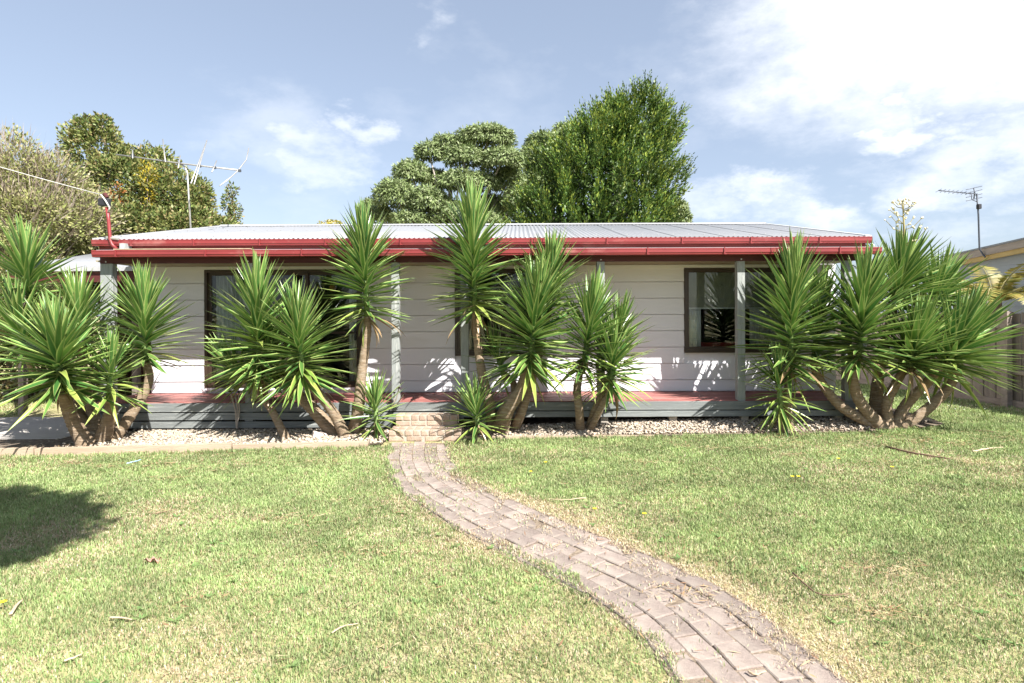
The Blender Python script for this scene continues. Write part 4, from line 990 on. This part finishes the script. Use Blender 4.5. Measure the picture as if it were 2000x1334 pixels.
# the tree behind the viewer whose shade lies on the left of the lawn
tb = [((sx_ + .673 * h_ * 1.0355, sy_ - .74 * h_ * 1.0355, h_), (r_, r_ * .9, r_ * .6)) for sx_, sy_, h_, r_ in ((-4.85, 5.2, 6.0, .95), (-5.4, 5.65, 6.2, 1.0), (-5.1, 4.75, 6.1, .85), (-6.1, 5.0, 6.0, 1.2), (-5.6, 4.3, 6.3, .95))]
tree('street_tree', 'leafy tree behind the viewer, seen only by its shade on the left of the lawn', 'tree', (-2.3, -1.2, -.1), tb, (700, .12, .07, g_ev), M['bark'], .13, .05, shell=.2, lump=.3)
# tree fern by the neighbour's wall
def fern():
    c = P(1942, 582, 11.8); base = Vector((c.x, c.y, 0)); t = thing('tree_fern', 'golden-green tree fern arching over the paling fence at the right', 'fern', base)
    MB().tube([(0, 0, -.1), (0, 0, .9), (.03, 0, c.z - .05)], [.14, .12, .10], 10).build('trunk', M['bark'], t, smooth=True)
    for i in range(20):
        a = i * 2.399 + .3; L = random.uniform(1.15, 1.7); d = Vector((math.cos(a), math.sin(a), 0)); el = random.uniform(.45, 1.25)
        pts = []
        for k in range(13):
            q = k / 12; th = el - 1.75 * q ** 1.6
            pts.append((pts[-1] + (d * math.cos(th) + Vector((0, 0, math.sin(th)))) * L / 12) if k else Vector((0, 0, c.z - .05)) + d * .06)
        C, Dd, Nn, ln, wd, col = [], [], [], [], [], []
        for k in range(1, 60):
            q = k / 60; f_ = q * 12; j = min(11, int(f_)); p = pts[j].lerp(pts[j + 1], f_ - j); tg = (pts[j + 1] - pts[j]).normalized(); sd = tg.cross(Vector((0, 0, 1))).normalized()
            w = .34 * math.sin(math.pi * min(1, q * .9 + .12)) ** .8 * (1 - q * .25)
            for s_ in (-1, 1):
                dv = (sd * s_ + tg * .35 + Vector((0, 0, -.2 + random.uniform(-.15, .1)))).normalized()
                C.append(p); Dd.append(dv); Nn.append(tg.cross(dv) + Vector((0, 0, .3))); ln.append(w); wd.append(.034)
                col.append(random.choice(((.20, .185, .035), (.25, .215, .045), (.15, .17, .035), (.28, .22, .055))))
        v, f, cc = leaf_cloud(np.array(C), np.array(Dd), np.array(Nn), np.array(ln), np.array(wd), np.array(col))
        fo = obj('frond', npmesh('frond', v, f, False, cc), M['leafy'], t)
        MB().tube(pts, [.014 * (1 - .8 * k / 12) for k in range(13)], 5).build('stalk', M['stalk'], fo)
fern()
# ------------------------------------------------------------------ antennas, service mast, cable
t = thing('antenna', 'large old TV antenna with long bent rods on the left end of the roof', 'antenna', P(372, 452, 12.3))
b = P(372, 452, 12.3)
def rod(pts, r, nm, m=M['steel'], seg=6): return MB().tube([Vector(p) - b for p in pts], r, seg).build(nm, m, t, smooth=True)
rod([P(373, 456, 12.3), P(369, 390, 12.3), P(366, 338, 12.3), P(362, 327, 12.3), P(350, 318, 12.3)], .019, 'mast')
rod([P(227, 302, 12.9), P(351, 319, 12.3), P(470, 333, 11.9)], .016, 'boom')
for (u0, v0, u1, v1, dz) in ((259, 293, 259, 309, .3), (318, 272, 323, 316, .7), (352, 304, 348, 328, .3), (404, 275, 373, 358, .9), (404, 274, 379, 360, .7), (423, 314, 414, 336, .3)):
    D = 12.3 - (((u0 + u1) / 2) - 350) * .0042; rod([P(u0, v0, D + dz), P(u1, v1, D - dz)], .012, 'rod')
rod([P(486, 289, 12.5), P(481, 312, 12.2), P(465, 333, 11.9), P(450, 347, 11.7), P(429, 363, 11.4)], .011, 'rod')
for u, v in ((259, 303), (323, 313), (351, 318), (390, 324), (419, 327), (468, 333)):
    D = 12.3 - (u - 350) * .0042; q = P(u, v, D) - b; MB().box(q.x - .025, q.x + .025, q.y - .02, q.y + .02, q.z - .03, q.z + .02).build('clamp', M['darkmetal'], t)
b = P(1914, 496, 13.4)
t = thing('antenna', 'small dark comb-shaped TV antenna above the neighbouring roof', 'antenna', b)
rod([P(1924, 502, 13.3), P(1920, 497, 13.4), P(1913, 486, 13.4), P(1911, 420, 13.4), P(1908, 378, 13.4)], .018, 'mast', M['darkmetal'])
rod([P(1833, 372, 13.0), P(1908, 379, 13.4)], .012, 'boom', M['darkmetal'])
for i in range(9):
    u = 1833 + i * 8.2; v = 372 + i * .75; rod([P(u - 5, v + 3, 13.0 + i * .04 - .14), P(u + 6, v - 3, 13.0 + i * .04 + .14)], .007, 'rod', M['darkmetal'])
rod([P(1902, 367, 13.4), P(1904, 377, 13.4), P(1902, 388, 13.4)], .014, 'reflector_frame', M['darkmetal'])
for v in (367, 374, 382, 389): rod([P(1887, v + 3.5, 13.1), P(1918, v - 3.5, 13.7)], .008, 'rod', M['darkmetal'])
q = P(1912, 403, 13.38) - b; MB().box(q.x - .04, q.x + .04, q.y - .04, q.y + .04, q.z - .06, q.z + .05).build('junction_box', M['black'], t, bevel=.01)
rod([P(1897, 378, 13.3), P(1898, 390, 13.3), P(1908, 394, 13.38)], .008, 'lead', M['black'])
b = P(215, 470, 9.46)
t = thing('service_mast', 'red service mast with a black meter box at the left end of the gutter', 'mast', b)
rod([P(228, 486, 9.40), P(219, 478, 9.40), P(215, 468, 9.40), P(212, 430, 9.40), P(209, 405, 9.40)], .026, 'pipe', M['red'], 8)
q = P(204, 395, 9.4) - b; MB().box(q.x - .085, q.x + .085, q.y - .04, q.y + .04, q.z - .06, q.z + .06).build('meter_box', M['black'], t, bevel=.012)
rod([P(197, 380, 9.38), P(206, 392, 9.34), P(214, 405, 9.36), P(211, 414, 9.38)], .012, 'lead', M['cable'])
MB().tube([P(214, 464, 9.4) - b + Vector((-.05, 0, 0)), P(232, 467, 9.4) - b], .02, 6).build('strap', M['steel'], t)
MB().tube([P(204, 378, 9.4) - b, P(210, 386, 9.4) - b], .03, 8).build('insulator', M['redwood'], t)
pts = [P(197, 380, 9.38)]; e = Vector((-9.5, 4.5, 4.9))
for i in range(1, 15): q = i / 14; p = pts[0].lerp(e, q); p.z -= .35 * 4 * q * (1 - q) * .35; pts.append(p)
tag(MB().tube(pts, .0065, 6).build('power_cable', M['cable'], None, smooth=True), 'pale overhead cable running from the red mast out of frame left', 'cable')
# ------------------------------------------------------------------ small things in the beds and on the lawn
def aeonium(label, base, heads):
    base = Vector(base); t = thing('succulent', label, 'succulent', base, 'dark succulents on the verandah edge')
    for h, r in heads:
        h = Vector(h) - base; MB().tube([(0, 0, 0), h * .5 + Vector((.03, 0, 0)), h], [.012, .010, .009], 6).build('stem', M['aeonstem'], t)
        V, f = [], []
        for i in range(26):
            a = i * 2.4; q = i / 26; el = 1.2 - 1.3 * q; ln = r * (.35 + .65 * q); d = Vector((math.cos(a) * math.cos(el), math.sin(a) * math.cos(el), math.sin(el))); s_ = Vector((-math.sin(a), math.cos(a), 0)); k = len(V)
            V += [h, h + d * ln * .6 + s_ * ln * .24, h + d * ln, h + d * ln * .6 - s_ * ln * .24]; f.append((k, k + 1, k + 2, k + 3))
        obj('rosette', npmesh('rosette', [tuple(v) for v in V], f), M['aeon'], t)
b = P(762, 800, 9.3)
aeonium('dark purple succulent beside the post at the steps', b, [(P(779, 759, 9.2), .075), (P(788, 770, 9.15), .065), (P(770, 768, 9.25), .055)])
b = P(462, 800, 9.3); b.z = .05
aeonium('dark succulent rosettes behind the slender yucca by the sliding door', b, [(P(450, 766, 9.3), .07), (P(466, 767, 9.3), .07), (P(458, 760, 9.32), .055)])
me = MB().box(-.10, .10, -.05, .05, -.02, .10).mesh('block', bevel=.015, segs=2)
o = obj('concrete_block', me, M['plaster']); q = gp(622, 853); o.location = q; o.rotation_euler = (.1, .25, .5); tag(o, 'pale pinkish block lying among pebbles under the leaning yuccas', 'block')
o = obj('stone', me.copy(), M['brick']); q = gp(1626, 826); o.location = q; o.scale = (.45, .9, .6); o.data.materials.clear(); o.data.materials.append(M['brick']); tag(o, 'small tan brick piece lying at the deck edge right of the drooping yucca', 'stone')
def lawnp(u, v, dz=.02):
    D = F * 1.9 / (v - CY)
    for _ in range(5):
        q = P(u, v, D); D = F * (H - float(gz(q.x, q.y)) - dz) / (v + ROLL * (u - CX) - CY)
    return P(u, v, D)
def stick(name, pts, r, m, label, cat='stick', flat=False):
    ps = catmull([lawnp(*p, dz=.028) for p in pts], 4); b = ps[0].copy()
    n = len(ps); o = MB().tube([p - b + Vector((0, 0, random.uniform(-.003, .006))) for p in ps], [r * (1 - .5 * i / n) for i in range(n)], 6).build(name, m, None, smooth=True)
    if flat: o.scale = (1, 1, .5)
    o.location = b; return tag(o, label, cat)
stick('fallen_stick', [(1732, 873), (1790, 886), (1862, 897)], .016, M['twig'], 'long dark red-brown stick on the grass in front of the right clump')
stick('fallen_stick', [(1878, 838), (1910, 841), (1945, 845)], .013, M['twig'], 'short dark stick on the grass near the fence base')
stick('fallen_stick', [(1900, 882), (1925, 877), (1958, 874)], .014, M['pale'], 'pale curved stick on the grass below the fence')
stick('fallen_stick', [(1548, 1118), (1590, 1155), (1625, 1163), (1662, 1160)], .006, M['twig'], 'thin bowed dark twig right of the path')
stick('fallen_stick', [(1145, 972), (1105, 976), (1075, 975)], .006, M['pale'], 'thin pale twig on the lawn right of the path near the house')
stick('fallen_stick', [(215, 1206), (240, 1206), (258, 1210)], .010, M['pale'], 'pale bark strip on the left lawn', 'bark', True)
stick('fallen_stick', [(20, 1200), (34, 1180), (44, 1172)], .012, M['pale'], 'forked pale bark strip at the left edge of the lawn', 'bark', True)
stick('fallen_stick', [(648, 1236), (675, 1222), (700, 1217)], .005, M['pale'], 'thin pale stalk near the bottom centre of the lawn')
stick('fallen_stick', [(305, 1003), (330, 998), (346, 994)], .005, M['twig'], 'thin dark twig on the left lawn')
stick('fallen_stick', [(125, 1290), (145, 1284), (160, 1277)], .010, M['pale'], 'small bark chip near the bottom left corner', 'bark', True)
stick('ribbon', [(247, 906), (258, 903), (266, 901), (276, 898)], .010, M['blue'], 'scrap of pale blue ribbon on the grass by the left edging', 'ribbon')
stick('fallen_stick', [(1462, 1311), (1475, 1318), (1496, 1312)], .007, M['pale'], 'pale curled bark sliver lying on the path pavers', 'bark')
# crumpled leaf
V = []; f = []
for i in range(7):
    for j in range(5): V.append(((i - 3) * .016, (j - 2) * .014, .02 + .018 * math.sin(i * 1.7 + j) + .012 * math.cos(j * 2.3)))
f = [(i * 5 + j, i * 5 + 5 + j, i * 5 + 6 + j, i * 5 + 1 + j) for i in range(6) for j in range(4)]
o = obj('fallen_leaf', npmesh('fallen_leaf', V, f, True), M['pinkleaf']); o.location = lawnp(298, 1099); tag(o, 'crumpled pinkish dry leaf on the left lawn', 'leaf')
# dandelions and daisies
for u, v, lb in ((1065, 912, 'yellow dandelion in the lawn nearest the right-hand edging board'), (1036, 931, 'yellow dandelion just right of the path near the steps'), (1161, 1006, 'yellow dandelion at the right edge of the path beside a seed head'), (1258, 1016, 'yellow dandelion a step right of the path'), (1547, 941, 'left one of two yellow dandelions mid-lawn on the right'), (1559, 941, 'right one of two yellow dandelions mid-lawn on the right'), (1637, 905, 'yellow dandelion before the drooping small yucca'), (1742, 922, 'yellow dandelion before the long dark stick'), (5, 1194, 'yellow dandelion at the left edge of the lawn')):
    t = thing('dandelion', lb, 'flower', lawnp(u, v, 0), 'dandelions in the lawn')
    MB().tube([(0, 0, -.02), (.004, 0, .055)], .003, 5).build('stalk', M['stalk'], t)
    V, f = [(.004, 0, .056)], []
    for k in range(16):
        a = k * math.pi / 8; V += [(.004 + .021 * math.cos(a), .021 * math.sin(a), .062 + .004 * (k % 2))]
    f = [(0, 1 + k, 1 + (k + 1) % 16) for k in range(16)]
    obj('flower_head', npmesh('flower_head', V, f), M['yellow'], t)
mb = MB(); 
for i in range(90):
    x = random.uniform(6.6, 8.7); y = random.uniform(10.4, 13.0); z = float(gz(x, y)) + .055
    mb.add([(x + .012 * math.cos(k * 1.047), y + .012 * math.sin(k * 1.047), z + random.uniform(0, .004)) for k in range(6)], [(0, 1, 2, 3, 4, 5)])
tag(mb.build('daisies', M['white'], None), 'tiny white daisies scattered in the shady grass by the fence', 'daisies', None, 'stuff')

# ------------------------------------------------------------------ grass
def grass(name, n_try, label, xr, yr, dens, hgt, dry_near=True):
    x = rng.uniform(*xr, n_try); y = rng.uniform(*yr, n_try)
    keep = (np.abs(x) < .89 * y + 1.3) & (rng.random(n_try) < dens(x, y))
    x, y = x[keep], y[keep]
    fr = front(x)
    bedzone = (y > fr - .03 + np.where((x > 5.2), np.clip(x - 5.2, 0, 2) * .22, 0)) & (x > -9.3) & (x < 6.45) & (y < 17) & ~((x < -8.3) & (y > fr + .25))
    step = (x > -2.1) & (x < -.88) & (y > 8.6)
    drv = (x < -6.85) & (y > 8.85 + .02 * (x + 6.9)) & (y < 10.8 + .03 * (x + 6.9))
    hs = ((x > -9.5) & (x < 5.7) & (y > 9.3)) | (x > 8.0 + (16.6 - y) * .1957)
    pd = path_dist(x, y) if dry_near else np.full_like(x, 9.0)
    n1 = vnoise(x * 3.1 + 40, y * 3.1 + 40); n2 = vnoise(x * 9 + 10, y * 9 + 30)
    enc = .20 * np.clip(vnoise(x * 5 + 7, y * 5 + 3) - .45, 0, 1) * np.where(pd > 0, 1.7, 1.2) + .04 * n2
    onp = np.abs(pd) < PW - enc
    joint = onp & (rng.random(len(x)) < np.where(pd > .1, .22, .07) * (n2 > .5) * 1.0)
    ok = ~(bedzone | step | drv | hs) & (~onp | joint)
    x, y, pd, n1, n2 = x[ok], y[ok], pd[ok], n1[ok], n2[ok]; m = len(x)
    big = vnoise(x * .55 + 3, y * .75 + 9) * .6 + vnoise(x * 1.7 + 31, y * 2.0 + 7) * .4
    dry = np.clip((big - .38) * 3.0, 0, 1) * .60 + .10 + .30 * (vnoise(x * 22 + 5, y * 22 + 9) - .5) + .30 * (n1 - .5) + .25 * (n2 - .5)
    # fresher by the beds, drier along the path's edges and in the left middle
    edge = np.clip(1 - (np.abs(pd) - PW) / .30, 0, 1)
    dry += edge * np.where(pd > 0, .75, .30) * np.clip((8.0 - y) / 1.5, .25, 1)
    dry -= .35 * np.clip(1 - (front(x) - y) / .9, 0, 1) * (y < 9) + .04 * (x > 1.6)
    dry += .16 * np.exp(-((x + .8) ** 2 / 3.0 + (y - 4.3) ** 2 / 2.0))
    dry = np.clip(dry, .06, .97)
    isdry = rng.random(m) < dry
    gr = np.array([(.215, .32, .10), (.29, .395, .145), (.155, .255, .075), (.37, .44, .20)]); st = np.array([(.55, .46, .31), (.47, .375, .245), (.61, .54, .39), (.40, .29, .19)])
    gcol = gr[rng.integers(0, 4, m)] * (.70 + .55 * vnoise(x * 2.3 + 13, y * 3.4 + 27) * (.6 + .8 * vnoise(x * 7 + 3, y * 9 + 1)))[:, None]; scol = st[rng.integers(0, 4, m)]
    mixf = rng.random((m, 1)) * .25
    col = np.where(isdry[:, None], scol, gcol * (1 - mixf) + scol * mixf) * rng.uniform(.8, 1.2, (m, 1))
    cl_ = vnoise(x * 13 + 50, y * 13 + 20); h = hgt(x, y) * (.72 + .62 * cl_) * rng.uniform(.55, 1.3, m) * np.where(isdry, .7, 1.0) * (1 + .5 * np.clip(1 - (front(x) - y) / .25, 0, 1) * (y < 9))
    a = rng.uniform(0, 2 * np.pi, m); lean = np.where(isdry, rng.uniform(.5, 1.5, m), rng.uniform(.15, 1.0, m))
    dx, dy = np.cos(a), np.sin(a)
    w = (.0013 + .00036 * y) * rng.uniform(.7, 1.3, m)
    b0 = np.stack([x, y, gz(x, y) - .004 + np.where(np.abs(pd) < PW, .02, 0)], -1)
    sd = np.stack([-dy, dx, np.zeros(m)], -1) * w[:, None]
    md = b0 + np.stack([dx * np.sin(lean * .5) * h * .5, dy * np.sin(lean * .5) * h * .5, np.cos(lean * .5) * h * .55], -1)
    tp = md + np.stack([dx * np.sin(lean) * h * .55, dy * np.sin(lean) * h * .55, np.cos(lean) * h * .5], -1)
    V = np.stack([b0, md + sd, tp, md - sd], 1).reshape(-1, 3)
    o = obj(name, npmesh(name, V, np.arange(m * 4).reshape(-1, 4), False, np.repeat(col, 4, 0)), M['blade'])
    print(name, m)
    return tag(o, label, 'grass', None, 'stuff')
grass('grass', 1750000, 'short patchy green and straw-coloured lawn grass either side of the path', (-9.6, 10.6), (1.9, 9.4), lambda x, y: np.clip((5.0 / y) ** 1.25, .35, 1), lambda x, y: .026 + .0022 * y)
grass('grass', 170000, 'greener grass running back between the right clump and the fence', (5.3, 9.6), (8.9, 17), lambda x, y: np.full_like(x, .75), lambda x, y: .055 + 0 * x, False)
grass('grass', 60000, 'strip of grass behind the driveway at the left', (-16, -6.9), (8.2, 13), lambda x, y: np.full_like(x, .8), lambda x, y: .05 + 0 * x, False)
# broad-leaved weeds flat in the turf
wv, wf, wc = [], [], []
nw_ = 420; x = rng.uniform(-8, 8.5, nw_); y = rng.uniform(2.2, 8.5, nw_); ok = (np.abs(path_dist(x, y)) > PW + .02) & (y < front(x) - .1) & (np.abs(x) < .9 * y + 1) & (vnoise(x * .9 + 5, y * .9) > .45)
x, y = x[ok], y[ok]; off = 0
for k in range(8):
    a = rng.uniform(0, 6.28, len(x)) + k * .785; di = np.stack([np.cos(a), np.sin(a), rng.uniform(.15, .5, len(x))], -1)
    col = np.array([(.16, .27, .09), (.22, .31, .11)])[rng.integers(0, 2, len(x))]
    v, f, cc = leaf_cloud(np.stack([x, y, gz(x, y) + .012], -1), di, np.tile(np.array([0, 0, 1.0]), (len(x), 1)), rng.uniform(.03, .075, len(x)), rng.uniform(.012, .022, len(x)), col)
    wv.append(v); wf.append(f + off); wc.append(cc); off += len(v)
tag(obj('lawn_weeds', npmesh('lawn_weeds', np.concatenate(wv), np.concatenate(wf), False, np.concatenate(wc)), M['blade']), 'flat broad-leaved weeds scattered through the lawn', 'weeds', None, 'stuff')
# dry clippings and leaf litter lying on lawn, path and beds
n = 3800
x = np.concatenate([rng.uniform(-2.3, 2.2, 900), rng.uniform(3.5, 7.5, 900), rng.uniform(-7, -2.2, 800), rng.uniform(-6.5, 6.3, 1200)]); y = np.concatenate([rng.uniform(2.5, 8.75, 900), rng.uniform(7.9, 9.0, 900), rng.uniform(7.2, 8.3, 800), rng.uniform(8.0, 9.35, 1200)])
pdl = path_dist(x, y); z = gz(x, y) + np.where(np.abs(pdl) < PW, .032, rng.uniform(.02, .05, n)); inb = (y > front(x) + .04) & ((x < -1.98) | (x > -.95)); z = np.where(inb, bz(x, y) + .022, z)
hp = [lawnp(*q) for q in ((150, 905), (205, 912), (312, 908), (400, 918), (330, 935), (620, 903), (1330, 872), (1400, 876), (1480, 878), (1545, 890), (1620, 888), (1730, 905), (1800, 862), (1880, 868), (1960, 856), (1905, 905), (1330, 1158), (1722, 1112), (1735, 1200), (300, 1000), (560, 1010), (745, 1080), (1260, 905))]
for q in hp:          # small drifts of raked clippings
    k = 55; sx_ = random.uniform(.08, .2); gx2 = q.x + rng.normal(0, sx_, k); gy2 = q.y + rng.normal(0, .06, k)
    x = np.concatenate([x, gx2]); y = np.concatenate([y, gy2]); z = np.concatenate([z, gz(gx2, gy2) + rng.uniform(.025, .055, k)]); n += k
a = rng.uniform(0, 6.28, n); di = np.stack([np.cos(a), np.sin(a), rng.uniform(-.12, .12, n)], -1)
pal = np.array([(.50, .38, .22), (.42, .28, .15), (.58, .48, .30), (.30, .17, .10)])
v, f, cc = leaf_cloud(np.stack([x, y, z], -1), di, np.array([0, 0, 1.0]) + unit(n) * .3, rng.uniform(.03, .11, n), rng.uniform(.004, .012, n), pal[rng.integers(0, 4, n)])
tag(obj('leaf_litter', npmesh('leaf_litter', v, f, False, cc), M['blade']), 'dry clippings and leaf scraps strewn over lawn and path', 'leaf litter', None, 'stuff')
